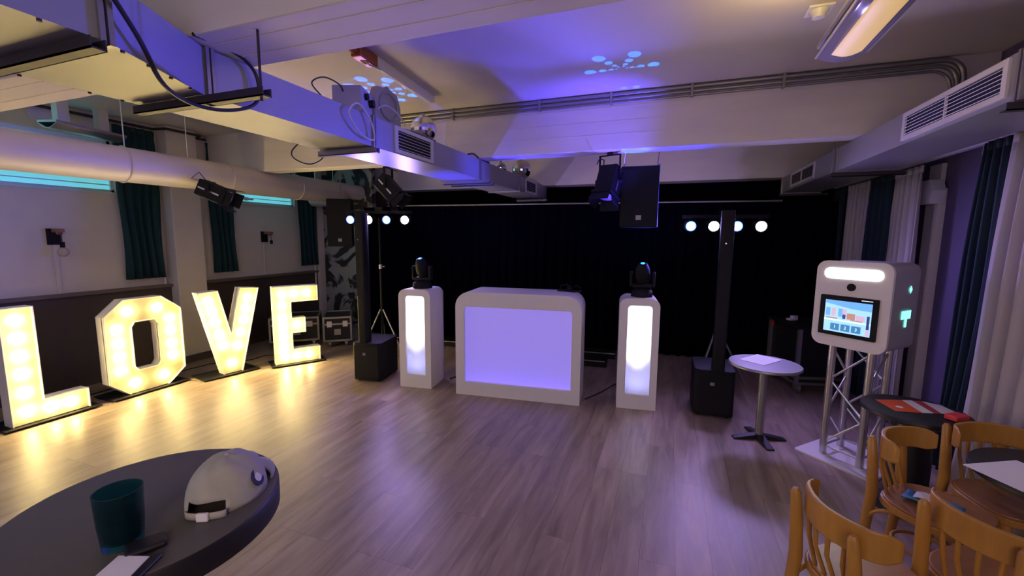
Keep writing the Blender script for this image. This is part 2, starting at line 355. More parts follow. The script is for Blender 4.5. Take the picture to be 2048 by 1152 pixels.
# white window joinery on the right wall between the curtains
e = bpy.data.objects.new('window_3', None); C.objects.link(e); e.location = (XR, 4.46, 0); struct(e, 'right wall window edge with white frame strip and pale box')
MB().box(-.05, 0, -.06, -.01, .02, 2.0).box(-.03, 0, -.01, .16, .02, 2.2).build('window_frame', 'plaster', e)
MB().prism([(-.07, 0), (.07, 0), (.09, .1), (.03, .19), (-.07, .19)], -.09, 0, T(rz=-90)).build('latch', 'ventf', e, m=T(-.02, 0.0, 1.88))

# ================================================================ LEFT DUCT
def grille(parent, x, y0, y1, z0, z1, side, nslat=6, mid=False):
    # side +1: faces +X
    g = MB().prism([(y0, z0), (y1, z0), (y1, z1), (y0, z1)], 0, .012*side, Matrix.Identity(4), holes=[(y0+.03, z0+.025), (y1-.03, z0+.025), (y1-.03, z1-.025), (y0+.03, z1-.025)])
    mm = T(x, 0, 0) @ Matrix(((0, 1, 0, 0), (1, 0, 0, 0), (0, 0, 1, 0), (0, 0, 0, 1)))
    g = g.build('vent_grille', 'ventf', parent, m=mm)
    MB().box(x, x+.002*side, y0+.03, y1-.03, z0+.025, z1-.025).build('vent_opening', 'vent', g)
    s = MB(); H = z1-z0-.05
    for i in range(nslat):
        zz = z0+.025+H*(i+.5)/nslat
        s.box(-.006, .006, y0+.03, y1-.03, -.0012, .0012, T(x+.007*side, 0, zz, 0, 30*side, 0))
    if mid: s.box(x+.001, x+.013*side, (y0+y1)/2-.004, (y0+y1)/2+.004, z0+.025, z1-.025)
    s.build('slat', 'ventf', g)
    g.matrix_parent_inverse = Matrix()
    return g
D = thing('air_duct', 'long rectangular metal ventilation duct hanging left of centre with screwed seams', 'duct', (-2.03, 3.5, 2.165))
def dl(b, name, mt='duct', **k): return b.build(name, mt, D, m=Matrix.Translation((2.03, -3.5, -2.165)), **k)
Z0, Z1 = 2.165, 2.355
def loft(y0, xa0, xb0, y1, xa1, xb1, z0a=Z0, z0b=Z0):
    b = MB(); b._add([(xa0, y0, z0a), (xb0, y0, z0a), (xb0, y0, Z1), (xa0, y0, Z1), (xa1, y1, z0b), (xb1, y1, z0b), (xb1, y1, Z1), (xa1, y1, Z1)],
                    [(0, 3, 2, 1), (4, 5, 6, 7), (0, 1, 5, 4), (1, 2, 6, 5), (2, 3, 7, 6), (3, 0, 4, 7)]); return b
dl(loft(-1.5, -2.24, -1.60, .84, -2.24, -1.60), 'duct_section')
dl(loft(.84, -2.24, -1.60, 1.29, -2.24, -1.83), 'duct_reducer')
dl(loft(1.29, -2.24, -1.83, 2.36, -2.24, -1.83), 'duct_section')
dl(loft(2.36, -2.24, -1.83, 4.0, -2.24, -1.83), 'duct_section')
dl(loft(4.0, -2.24, -1.83, 6.45, -2.24, -1.83), 'duct_section')
for y, xb in ((.84, -1.60), (1.31, -1.83), (2.36, -1.83), (4.0, -1.83), (5.2, -1.83)):
    b = MB()
    for dy in (-.018, .004):
        b.box(-2.26, xb+.012, y+dy, y+dy+.014, Z0-.012, Z1+.005)
    dl(b, 'duct_flange', 'steel')
for y, xa, xb, mt_ in ((.80, -2.28, -1.56, 'darksteel'), (1.27, -2.24, -1.47, 'darksteel'), (2.33, -2.25, -1.78, 'steel'), (4.0, -2.24, -1.72, 'steel'), (4.17, -2.24, -1.76, 'steel'), (6.3, -2.26, -1.78, 'steel')):
    b = MB().box(xa, xb, y-.02, y+.02, Z0-.045, Z0-.04).box(xa, xb, y-.02, y-.016, Z0-.045, Z0-.012).box(xa, xb, y+.016, y+.02, Z0-.045, Z0-.012)
    dl(b, 'support_channel', mt_)
b = MB()
for x, y in ((-1.50, 1.27),): b.cyl((x, y, Z0-.06), (x, y, HC if not (1.22 < y < 1.53 or 3.97 < y < 4.17) else HB), .005, n=8)
dl(b, 'threaded_rod', 'darksteel')
b = MB()
for y in (.90, 1.0, 1.1, 1.2): b.cyl((-1.60-(y-.84)*.51-.006, y, Z0-.006), (-1.60-(y-.84)*.51-.006, y, Z0+.002), .006, n=8)
for y in (.9, 1.1, 1.21, 1.30): b.cyl((-2.235, y, Z0-.006), (-2.235, y, Z0+.002), .006, n=8)
for y in (.3, .5, .7): b.cyl((-1.61, y, Z0-.006), (-1.61, y, Z0+.002), .006, n=8)
dl(b, 'bolt', 'darksteel')
for y0, y1 in ((2.58, 3.08), (5.42, 5.90)):
    o = grille(D, -1.83, y0, y1, 2.172, 2.352, 1); o.location = (2.03, -3.5, -2.165)

# RIGHT DUCT
D2 = thing('air_duct', 'rectangular ventilation duct along the right wall above the curtains', 'duct', (1.5, 4, 2.17))
def dr(b, name, mt='duct', **k): return b.build(name, mt, D2, m=Matrix.Translation((-1.5, -4, -2.17)), **k)
for a, b_ in ((-1.5, 2.40), (2.40, 4.46), (4.46, 6.42)):
    dr(MB().box(1.29, 1.70, a, b_, 2.17, 2.36), 'duct_section')
for y in (2.40, 4.46, 6.40):
    b = MB()
    for dy in (-.02, .006): b.box(1.278, 1.71, y+dy, y+dy+.014, 2.158, 2.362)
    dr(b, 'duct_flange', 'steel')
for y in (2.43, 4.50, 6.38):
    dr(MB().box(1.26, 1.78, y-.02, y+.02, 2.125, 2.13).box(1.26, 1.78, y-.02, y-.016, 2.125, 2.157), 'support_channel', 'darksteel')
dr(MB().cyl((1.27, 4.50, 2.12), (1.27, 4.50, 2.42), .005, n=8), 'threaded_rod', 'steel')
for y0, y1 in ((2.47, 3.34), (5.06, 5.95)):
    o = grille(D2, 1.29, y0, y1, 2.19, 2.35, -1, 6, True); o.location = (-1.5, -4, -2.17)

# ROUND DUCT
RD = thing('round_duct', 'fat round pale duct along the left wall below the ceiling', 'duct', (-4.9, 3, 2.245))
def rd(b, name, mt='ductp', **k): return b.build(name, mt, RD, m=Matrix.Translation((4.9, -3, -2.245)), **k)
rd(MB().cyl((-4.9, -2.5, 2.245), (-4.9, 3.6, 2.245), .163, n=48), 'duct_section', smooth=True)
rd(MB().cyl((-4.9, 3.6, 2.245), (-4.9, 5.35, 2.245), .163, n=48), 'duct_section', smooth=True)
pts = [(-4.9, 5.3, 2.245)]+[(-4.9-.3*(1-math.cos(t)), 5.32+.3*math.sin(t), 2.2) for t in (0, .4, .8, 1.2, 1.57)]+[(-5.6, 5.62, 2.2)]
rd(MB().tube(pts, .14, 28), 'duct_elbow', smooth=True)
rd(MB().cyl((-4.88, 5.3, 2.29), (-4.86, 5.85, 2.29), .115, n=32), 'duct_section', smooth=True)
b = MB()
for y in (0.5, 3.6, 2.6, 4.6): b.tube([(-4.9+.168*math.cos(t), y, 2.245+.168*math.sin(t)) for t in [i*PI/18 for i in range(36)]], .006, 6, True)
rd(b, 'duct_band', 'ductp')
for x, y, r in ((-4.95, 2.66, .005), (-4.9, 3.2, .005), (-4.85, 4.0, .022), (-4.8, 4.16, .005), (-4.8, 4.5, .006), (-4.8, 4.85, .006), (-4.8, 5.2, .004)): rd(MB().cyl((x, y, 2.37), (x, y, HC), r, n=8), 'hanger_rod', 'whitep')
o = MB().lathe([(.0, .05), (.06, .045), (.10, .02), (.11, 0)], 20); tag(o.build('cap_dome', 'chrome', smooth=True), 'small silver dome lying on top of the round duct', 'dome')
bpy.data.objects['cap_dome'].location = (-4.9, 4.27, 2.41)
bpy.data.objects['cap_dome'].name = 'metal_dome'

# pipes on the ceiling along the second beam
for k, (dz, dy, r) in enumerate(((.0, 0, .017), (-.036, .004, .014), (-.066, .010, .010))):
    z = HC-.022+dz; y = 3.95+dy
    pts = [(-3.6, y, z), (-1.5, y, z), (0, y, z), (1.70-k*.03, y, z)] + [(1.70-k*.03+.12*math.sin(t), y, z-.12*(1-math.cos(t))) for t in (.3, .6, .9, 1.2, 1.57)]+[(1.82-k*.03, y, 2.37)]
    tag(MB().tube(pts, r, 10).build('conduit_pipe', 'steel', smooth=True), ('thick upper', 'middle', 'thin lower')[k]+' grey conduit pipe running along the beam under the ceiling', 'pipe', None)
for i, x in enumerate((-2.9, -2.1, -1.2, -.55, .1, .75)):
    b = MB().box(x-.010, x+.010, 3.929, 3.971, HC-.105, HC)
    tag(b.build('pipe_clamp', 'steel', bevel=.002), 'small metal clamp holding the ceiling pipes, '+('first from the left', 'second from the left', 'third from the left', 'third from the right', 'second from the right', 'nearest to the right duct')[i], 'clamp', 'clamps on the ceiling pipes')
tag(MB().tube([(XL+.04, 1.0, 2.79), (XL+.04, 2.8, 2.80), (XL+.04, 3.36, 2.80), (XL+.22, 3.40, 2.80), (XL+.22, 3.78, 2.80), (XL+.04, 3.85, 2.80), (XL+.04, 5.8, 2.80)], .015, 8).build('conduit_pipe', 'darksteel', smooth=True), 'dark conduit running along the top of the left wall', 'pipe')
tag(MB().tube([(-4.6, 3.93, 2.80), (-3.5, 3.94, 2.79)], .02, 8).build('conduit_pipe', 'steel', smooth=True), 'short pale pipe on the beam behind the round duct', 'pipe')
for x, y, z0, z1, l in ((XL+.03, 3.36, .99, 1.10, 'short thin white pipe below the first teal curtain'), (XL+.03, 3.85, .99, 2.2, 'thin white pipe down the left wall beside the second teal curtain'), (XL+.07, 5.66, .62, 1.2, 'thin pale pipe below the third teal curtain')):
    tag(MB().cyl((x, y, z0), (x, y, z1), .012, n=10).build('wall_pipe', 'whitep', smooth=True), l, 'pipe')

# ================================================================ CURTAINS
def curtain(name, label, p0, p1, z0, z1, folds, amp, mt, flare=(0, 0), tape=None, group=None, cat='curtain'):
    p0, p1 = Vector((*p0, 0)), Vector((*p1, 0)); mid = (p0+p1)/2; d = (p1-p0); L = d.length; d.normalize(); n = Vector((-d.y, d.x, 0))
    root = thing(name, label, cat, (mid.x, mid.y, z0), 0, group)
    ph = random.random()*6
    def f(u, v):
        a = amp*(.55+.45*(1-v)) ; fl = (1-v)
        s = (u-.5)*L + (flare[0]*(1-u)+flare[1]*u)*fl + .012*math.sin(7*v+u*3)
        off = a*math.sin(2*PI*folds*u+ph+.5*math.sin(3*v)) + .35*a*math.sin(2*PI*folds*2.3*u+1+ph)
        q = d*s + n*off; return (q.x, q.y, v*(z1-z0))
    MB().grid(f, max(24, int(folds*10)), 10).build('curtain_cloth', mt, root, smooth='all', solid=.004, recalc=False)
    h = z1-z0
    def g(u, v):
        q = d*((u-.5)*L) + n*amp*.45*math.sin(2*PI*folds*u+ph); return (q.x+n.x*-.0, q.y, h-.05+v*.055)
    MB().grid(g, max(24, int(folds*10)), 1).build('curtain_heading', tape or mt, root, smooth='all', solid=.012, recalc=False)
    return root
xl = XL+.07
curtain('window_curtain', 'short dark teal curtain hanging beside the nearer window, left of the pillar', (xl, 2.96), (xl, 3.36), 1.08, 2.76, 5, .03, 'teal')
curtain('window_curtain', 'narrow dark teal curtain right of the pillar, partly behind the black stage light', (xl, 3.95), (xl, 4.27), 1.085, 2.76, 4, .03, 'teal')
curtain('window_curtain', 'dark teal curtain right of the farther window, next to the hanging speaker', (xl+.01, 5.33), (xl+.03, 5.68), 1.09, 2.76, 4, .03, 'teal')
xr = 1.86
curtain('floor_curtain', 'dark petrol curtain in the far right corner beside the stage drape', (xr, 6.00), (xr, 6.40), .02, 2.18, 4, .035, 'blueteal')
curtain('floor_curtain', 'white sheer curtain in the far right corner', (xr, 5.33), (xr, 5.93), .02, 2.18, 6, .03, 'sheer')
curtain('floor_curtain', 'dark petrol curtain between the two far white sheers', (xr, 4.87), (xr, 5.33), .02, 2.18, 4, .035, 'blueteal')
curtain('floor_curtain', 'white sheer curtain right behind the photo booth', (xr, 4.40), (xr, 4.86), .02, 2.18, 5, .03, 'sheer')
curtain('floor_curtain', 'thin strip of white sheer curtain left of the wide petrol curtain', (xr, 3.62), (xr, 3.72), .02, 2.19, 1.5, .02, 'sheer', (.0, .10))
curtain('floor_curtain', 'wide dark petrol curtain on the right, left of the nearest sheer', (xr-.02, 3.34), (xr-.02, 3.66), .02, 2.20, 4, .035, 'blueteal', (.1, .1))
curtain('floor_curtain', 'large white sheer curtain at the right edge of the photo', (xr-.04, 2.3), (xr-.04, 3.36), .02, 2.20, 9, .035, 'sheer', (0, .12))
tag(MB().box(xr-.02, xr+.02, 2.2, 6.4, 2.205, 2.225).build('curtain_rail', 'ventf'), 'white curtain rail along the right wall', 'rail')
# stage drape
def dline(u): return (-4.64+(1.90+4.64)*u, 5.68+(6.18-5.68)*u)
curtain('stage_drape', 'wide black molton drape across the stage', dline(0), dline(1), .015, 2.03, 46, .03, 'velvet', cat='drape')
a, b_ = dline(0.07), dline(.90)
tag(MB().tube([(a[0], a[1]-.04, 2.05), (b_[0], b_[1]-.04, 2.05)], .012, 10).build('drape_rail', 'steel', smooth=True), 'thin metal rail carrying the black stage drape', 'rail')
# black sheet closing the gap between rail and beam
tag(MB().box(-4.4, XR, 6.72, 6.74, 1.5, HC).build('gap_sheet', 'velvet'), 'black sheet filling the gap above the drape rail', 'drape')

# ================================================================ STAGE RISER
ST = thing('stage_riser', 'low black stage riser with metal edge strip behind the booth', 'stage', (-2.3, 5.50, 0), 5.3)
MB().box(-2.0, 1.68, -.08, .16, 0, .075).build('platform', 'black', ST, bevel=.004)
MB().box(-2.0, 1.68, -.088, -.08, .07, .082).build('edge_strip', 'alu', ST)

# ================================================================ LOVE LETTERS
def letter(ch, label, loc, rz, poly, hole, bulbs, depth=.13, base=None):
    root = thing('marquee_letter_'+ch, label, 'letter', loc, rz, 'large illuminated letters')
    # local: x along the face, -y is the front, z up
    rec = .022; n = len(poly)
    def inset(P, d):
        out = []; area = sum(P[i][0]*P[(i+1) % len(P)][1]-P[(i+1) % len(P)][0]*P[i][1] for i in range(len(P)))
        sg = 1 if area > 0 else -1
        for i in range(len(P)):
            a, b, c = Vector(P[i-1]), Vector(P[i]), Vector(P[(i+1) % len(P)])
            e1 = (b-a).normalized(); e2 = (c-b).normalized(); n1 = Vector((-e1.y, e1.x))*sg; n2 = Vector((-e2.y, e2.x))*sg
            k = (n1+n2); k = k/max(.3, (1+n1.dot(n2))); out.append(tuple(b+k*d))
        return out
    rim = MB()
    ins = inset(poly, .008); rim.prism(poly, 0, depth, holes=ins)
    if hole: rim.prism(hole, 0, depth, holes=inset(hole, -.008))
    rim.build('letter_rim', 'letter', root)
    fb = MB()
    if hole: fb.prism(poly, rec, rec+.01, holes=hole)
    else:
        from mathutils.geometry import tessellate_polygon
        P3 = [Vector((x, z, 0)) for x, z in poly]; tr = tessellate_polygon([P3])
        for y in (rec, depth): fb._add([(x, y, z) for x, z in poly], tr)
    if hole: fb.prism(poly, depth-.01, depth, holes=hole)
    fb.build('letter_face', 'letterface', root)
    for bx_, bz_ in bulbs:
        o = bulb_src.copy(); C.objects.link(o); o.parent = root; o.location = (bx_, rec-.012, bz_)
        cb = collar_src.copy(); C.objects.link(cb); cb.parent = root; cb.location = (bx_, rec, bz_)
    if base:
        MB().box(base[0], base[1], -.05, .28, 0, .008).build('base_plate', 'black', root)
    return root
bulb_src = MB().sphere((0, -.022, 0), .023, 8).build('bulb', 'bulb', smooth='all')
collar_src = MB().cyl((0, -.004, 0), (0, .004, 0), .032, .036, n=16).build('bulb_socket', 'letter', smooth=True)
for o in (bulb_src, collar_src): C.objects.unlink(o)
ZB = .012
letter('l', 'glowing white marquee letter L at the left edge of the photo', (-4.925, 1.686, ZB), 90,
       [(0, 0), (.5, 0), (.5, .185), (.205, .185), (.205, .985), (0, .985)], None,
       [(.10, .88), (.10, .73), (.10, .58), (.10, .43), (.10, .27), (.10, .11), (.25, .095), (.38, .095)], base=(-.06, .56))
octo = [(.0, 0), (.335, 0), (.515, .15), (.515, .80), (.335, .95), (.0, .95), (-.165, .80), (-.165, .15)]
hol = [(.085, .235), (.255, .235), (.285, .28), (.285, .67), (.255, .715), (.085, .715), (.055, .67), (.055, .28)]
letter('o', 'glowing white marquee letter O standing left of the pillar', (-4.915, 2.50, ZB), 90, octo, hol,
       [(.04, .83), (.30, .83), (-.055, .665), (-.055, .53), (-.055, .395), (-.055, .26), (.41, .70), (.41, .57), (.41, .43), (.41, .30), (.31, .115), (.05, .105)], base=(-.17, .52))
letter('v', 'glowing white marquee letter V standing right of the pillar', (-4.651, 3.248, ZB), 90-12.7,
       [(0, 0), (.195, 0), (.425, .96), (.225, .98), (.10, .46), (-.005, .965), (-.205, .955)], None,
       [(-.10, .86), (-.07, .74), (-.045, .61), (-.01, .47), (.015, .34), (.095, .12), (.31, .86), (.28, .73), (.25, .60), (.21, .46), (.17, .31)], base=(-.22, .36))
letter('e', 'glowing white marquee letter E nearest to the stage', (-4.40, 3.706, ZB), 90-32.4,
       [(0, 0), (.505, 0), (.505, .185), (.198, .185), (.198, .385), (.35, .385), (.35, .572), (.198, .572), (.198, .77), (.505, .77), (.505, .965), (0, .965)], None,
       [(.10, .87), (.24, .87), (.38, .87), (.10, .73), (.10, .59), (.10, .47), (.26, .48), (.10, .34), (.10, .21), (.10, .09), (.24, .09), (.38, .09)], base=(-.05, .56))
# cables on the floor behind the letters
tag(MB().tube([(-5.3, 2.2, .01), (-5.35, 2.8, .01), (-5.28, 3.1, .01), (-5.25, 3.5, .01), (-4.95, 3.8, .01), (-4.95, 4.0, .01), (-4.6, 4.3, .01)], .006, 6).build('power_cable', 'cable', smooth=True), 'black power cable on the floor behind the letters', 'cable')

# ================================================================ LIGHT TOWERS
def tower(label, loc, rz):
    t = thing('light_column', label, 'column', loc, rz, 'white illuminated columns beside the DJ booth')
    W, Dp, H, th = .355, .355, 1.045, .02
    out = rrect(0, W, 0, H, .075, 6, (0, 0, 1, 1)); hl = rrect(.075, W-.063, .14, H-.065, .035, 6, (0, 0, 1, 1))
    MB().prism(out, 0, th, holes=hl).build('front_frame', 'white', t, smooth=True)
    inn = rrect(th, W-th, th, H-th, .06, 6, (0, 0, 1, 1))
    MB().prism(out, th, Dp, holes=inn).prism(out, Dp-th, Dp).build('shell', 'white', t, smooth=True)
    MB().box(.05, W-.04, th+.001, th+.005, .12, H-.045).build('diffuser_panel', 'diffuser', t)
    MB().lathe([(.001, .05), (.05, .05), (.055, .10), (.04, .10)], 16, T(W/2, .19, .0)).build('uplight', 'black', t)
    for col, pw, d, ang, bl, z in (((1, .97, .95), 42, (0, -.24, 1), 46, .5, .16), ((.40, .42, 1), 1.6, (0, -.6, .7), 170, 1, .2)):
        l = light('tower_uplight', 'SPOT', (W/2, .20, z), col, pw, d, angle=ang, blend=bl, rad=.035); l.parent = t
    return t
tower('white column with glowing front left of the DJ booth', (-2.636, 3.713, 0), 7)
tower('white column with glowing front right of the DJ booth', (-.413, 3.969, 0), 7)

# DJ BOOTH
t = thing('dj_booth', 'wide white DJ booth with violet lit front and rounded top corners', 'booth', (-1.982, 3.735, 0), 6.36)
W, Dp, H, th = 1.247, .45, 1.05, .03
out = rrect(0, W, 0, H, .15, 8, (0, 0, 1, 1)); hl = rrect(.092, 1.16, .138, .905, .035, 8, (0, 0, 1, 1))
MB().prism(out, 0, th, holes=hl).build('front_frame', 'white', t, smooth=True)
inn = rrect(th, W-th, .02, H-th, .13, 8, (0, 0, 1, 1))
MB().prism(out, th, Dp, holes=inn).build('shell', 'white', t, smooth=True)
MB().box(.07, 1.18, th+.002, th+.008, .11, .93).build('front_panel', 'boothpanel', t)
MB().box(.05, 1.2, .30, .31, .03, H-.05).build('inner_board', 'white', t)
l = light('booth_strip', 'AREA', (W/2, .1, .10), (.30, .20, 1.0), 2.4, (0, -.5, 1), 1.05, .04); l.parent = t
g = thing('dj_headphones', 'small black gear sticking up behind the right end of the booth', 'equipment', (-.93, 4.18, 1.055), 0)
MB().box(-.12, .12, -.02, .02, -.004, .012).tube([(-.1, 0, .01), (-.09, 0, .05), (-.03, 0, .07), (.0, 0, .03)], .008, 8).tube([(.02, 0, .02), (.06, 0, .06), (.11, 0, .04), (.1, 0, .01)], .007, 8).build('headband', 'black', g, smooth=True)
MB().cyl((-.02, -.01, .03), (.02, -.01, .03), .028, n=14).build('ear_cup', 'black', g, smooth=True)
tag(MB().tube([(-.72, 4.05, .008), (-.6, 4.3, .008), (-.5, 4.6, .008), (-.3, 4.5, .008), (-.1, 4.6, .008)], .006, 6).build('power_cable', 'cable', smooth=True), 'black cable on the floor between the booth and the right column', 'cable')
tag(MB().tube([(-2.25, 4.1, .008), (-2.1, 4.5, .008), (-1.9, 4.9, .008), (-1.9, 5.15, .008)], .008, 6).build('power_cable', 'cable', smooth=True), 'black cable on the floor left of the booth', 'cable')

# MOVING HEADS
def mover(label, loc, rz):
    t = thing('moving_head_light', label, 'stage light', loc, rz, 'moving heads on the white columns')
    MB().lathe([(.10, 0), (.105, .01), (.10, .05), (.075, .075), (.06, .08)], 8, T(rz=22.5), True).build('base', 'black', t, smooth=True)
    y = MB().box(-.095, .095, -.035, .035, .08, .115).box(-.115, -.088, -.03, .03, .09, .235).box(.088, .115, -.03, .03, .09, .235)
    y = y.build('yoke', 'black', t, bevel=.012)
    h = MB().lathe([(.03, -.09), (.058, -.085), (.070, -.05), (.070, .01), (.058, .06), (.040, .10), (.030, .105)], 24, T(0, 0, .215, 22, 0, 0), True).build('lamp_head', 'black', t, smooth=True)
    MB().cyl((0, 0, .105), (0, 0, .108), .019, n=20, m=T(0, 0, .215, 22, 0, 0)).build('lens', 'mov', h)
    return t
mover('black moving head with blue lens on the left white column', (-2.46, 3.90, 1.045), 0)
mover('black moving head with blue lens on the right white column', (-.235, 4.16, 1.045), 0)

def gobo_spot(loc, target, power, half_angle, arms, rings, half=False, rot=0):
    l = light('gobo_beam', 'SPOT', loc, (0.002, .11, 1.0), power, Vector(target)-Vector(loc), angle=half_angle*2+4, blend=0, rad=.0015)
    zz = -(Vector(target)-Vector(loc)).normalized(); xx = Vector((1, 0, 0)); xx = (xx-zz*xx.dot(zz)).normalized(); yy = zz.cross(xx)
    l.rotation_euler = Matrix((xx, yy, zz)).transposed().to_euler()
    ld = l.data; ld.use_nodes = True; nt = ld.node_tree; N = nt.nodes; L = nt.links
    em = N['Emission']; tc = N.new('ShaderNodeTexCoord'); sp = N.new('ShaderNodeSeparateXYZ'); L.new(tc.outputs['Normal'], sp.inputs[0])
    def mth(op, a, b=None, c=None):
        n = N.new('ShaderNodeMath'); n.operation = op
        for i, v in enumerate((a, b, c)):
            if v is None: continue
            if isinstance(v, (int, float)): n.inputs[i].default_value = v
            else: L.new(v, n.inputs[i])
        return n.outputs[0]
    u = mth('DIVIDE', sp.outputs[0], mth('ABSOLUTE', sp.outputs[2])); v = mth('DIVIDE', sp.outputs[1], mth('ABSOLUTE', sp.outputs[2]))
    rho = mth('SQRT', mth('ADD', mth('MULTIPLY', u, u), mth('MULTIPLY', v, v)))
    th = mth('ARCTAN2', v, u); th2 = mth('ADD', th, R(rot)+4*PI)
    sec = 2*PI/arms; a = mth('SUBTRACT', mth('MODULO', mth('ADD', th2, sec/2), sec), sec/2)
    px = mth('MULTIPLY', rho, mth('COSINE', a)); py = mth('MULTIPLY', rho, mth('SINE', a))
    res = None; tmax = math.tan(R(half_angle))
    for rk, sk in rings:
        dx = mth('SUBTRACT', px, rk*tmax); d = mth('SQRT', mth('ADD', mth('MULTIPLY', dx, dx), mth('MULTIPLY', py, py)))
        q = mth('LESS_THAN', d, sk*tmax); res = q if res is None else mth('MAXIMUM', res, q)
    if half:
        res = mth('MULTIPLY', res, mth('GREATER_THAN', mth('SINE', mth('ADD', th, R(half))), -.12))
    L.new(mth('ADD', res, .012), em.inputs['Strength']); em.inputs[0].default_value = (1, 1, 1, 1)
    return l
RG = [(.14, .035), (.28, .062), (.50, .10), (.83, .155)]
gobo_spot((-.235, 4.12, 1.38), (-.41, 3.44, 2.85), 260, 9.6, 6, RG, half=360)
gobo_spot((-.235, 4.10, 1.38), (-.335, 4.055, 2.365), 160, 7.5, 10, RG)
gobo_spot((-2.44, 3.86, 1.38), (-2.42, 3.27, 2.85), 260, 11, 8, RG)
# added blue wash on beam and ceiling: bodiless spots ahead of the moving heads
light('added_wash', 'SPOT', (-.235, 3.70, 1.42), (.10, .06, 1), 100, (-.34, .26, 1.0), angle=54, blend=1)
light('added_wash', 'SPOT', (-2.35, 3.66, 1.42), BLUE, 70, (.75, .26, 1.0), angle=76, blend=1)

light('added_wash', 'SPOT', (-.235, 4.42, 1.45), (.50, .34, 1), 26, (-.15, 1, .62), angle=100, blend=1)  # two added violet spots brighten the far beam, no lamp body
light('added_wash', 'SPOT', (-2.35, 4.20, 1.45), (.50, .38, 1), 22, (-.1, 1, .58), angle=110, blend=1)

# COLUMN SPEAKERS
def column_speaker(label, loc, rz, cx, cy):
    t = thing('column_speaker', label, 'speaker', loc, rz, 'column speakers standing on subwoofers')
    w_, d_, h_ = .335, .45, .435
    s = MB().prism([(x, z) for x, z in rrect(0, w_, 0, d_, .05, 5, (1, 1, 1, 1))], 0, h_-.02, T(0, 0, 0) @ Matrix(((1, 0, 0, 0), (0, 0, 1, 0), (0, 1, 0, .02), (0, 0, 0, 1))))
    sb = s.build('subwoofer', 'black', t, smooth=True, bevel=.006)
    MB().box(.03, w_-.03, -.006, .002, .05, h_-.03).build('speaker_grille', 'blackm', sb)
    MB().box(.13, .165, -.010, -.005, .30, .328).build('badge', 'steel', sb)
    for px_, py_ in ((.05, .06), (w_-.05, .06), (.05, d_-.06), (w_-.05, d_-.06)): MB().cyl((px_, py_, 0), (px_, py_, .022), .018, n=12).build('foot', 'black', sb)
    MB().prism(rrect(cx-.05, cx+.05, cy-.06, cy+.06, .02), h_-.001, 1.83, Matrix(((1, 0, 0, 0), (0, 0, 1, 0), (0, 1, 0, 0), (0, 0, 0, 1)))).build('column_array', 'black', t, smooth=True)
    MB().box(cx-.040, cx+.040, cy-.066, cy-.06, .95, 1.82).build('array_grille', 'blackm', t)
    MB().cyl((cx-.01, cy-.067, 1.55), (cx-.01, cy-.064, 1.55), .007, n=10).build('indicator', 'alu', t)
    return t
column_speaker('black column speaker on subwoofer left of the white columns', (-3.213, 3.655, 0), 10, .13, .06)
column_speaker('black column speaker on subwoofer right of the white columns', (.255, 4.033, 0), 1, .192, .06)

# LIGHT BARS ON STANDS
def light_bar(label, loc, rz, zb, sp, par_dir=(0, -1, -.1), pb=30):
    t = thing('light_bar_stand', label, 'stage light', loc, rz, 'bars with four par lamps on tripod stands')
    MB().cyl((0, 0, .25), (0, 0, 1.2), .018, n=14).cyl((0, 0, 1.15), (0, 0, zb+.03), .014, n=14).build('pole', 'black', t, smooth=True)
    MB().cyl((0, 0, 1.15), (0, 0, 1.21), .026, n=14).cyl((.02, 0, 1.18), (.055, 0, 1.18), .008, n=10).build('clutch', 'alu', t, smooth=True)
    for k in range(3):
        a = R(90+120*k+15); MB().tube([(0.02*math.cos(a), .02*math.sin(a), .60), (.32*math.cos(a), .32*math.sin(a), .012)], .011, 8).build('leg', 'steel', t, smooth=True)
    MB().box(-1.5*sp-.08, 1.5*sp+.08, -.03, .03, zb+.075, zb+.115).build('crossbar', 'black', t, bevel=.005)
    MB().box(-.05, .05, -.025, .025, zb+.115, zb+.16).build('mount', 'black', t)
    for i in range(4):
        x = (i-1.5)*sp; blue = i % 2 == 0
        m = T(x, -.02, zb, 8, 0, 0)
        h = MB().lathe([(.06, -.06), (.068, -.02), (.066, .055), (.058, .06)], 24, m @ T(rx=90), False).build('par_can', 'black', t, smooth=True)
        MB().box(x-.012, x+.012, -.03, .0, zb+.06, zb+.08).build('yoke', 'black', h)
        MB().cyl((0, -.045, 0), (0, -.05, 0), .052, n=28, m=m).build('lens', 'lensb' if blue else 'lensw', h)
        if blue: MB().cyl((0, -.0505, 0), (0, -.0515, 0), .040, n=28, m=m).build('lens_core', 'lensb2', h)
        l = light('par_beam', 'SPOT', (x, -.10, zb-.012), BLUE if blue else (.47, .33, 1.0), pb if blue else 44, par_dir if blue else (0, -1, -.4), angle=66 if blue else 135, blend=1, rad=.10)
        l.parent = t
    return t
light_bar('bar of four blue and white par lamps above the left column speaker', (-3.64, 4.75, 0), 16, 1.803, .244)
light_bar('bar of four blue and white par lamps above the right column speaker', (.52, 5.10, 0), 8, 1.725, .228, (-1.15, -1, .24), 420)

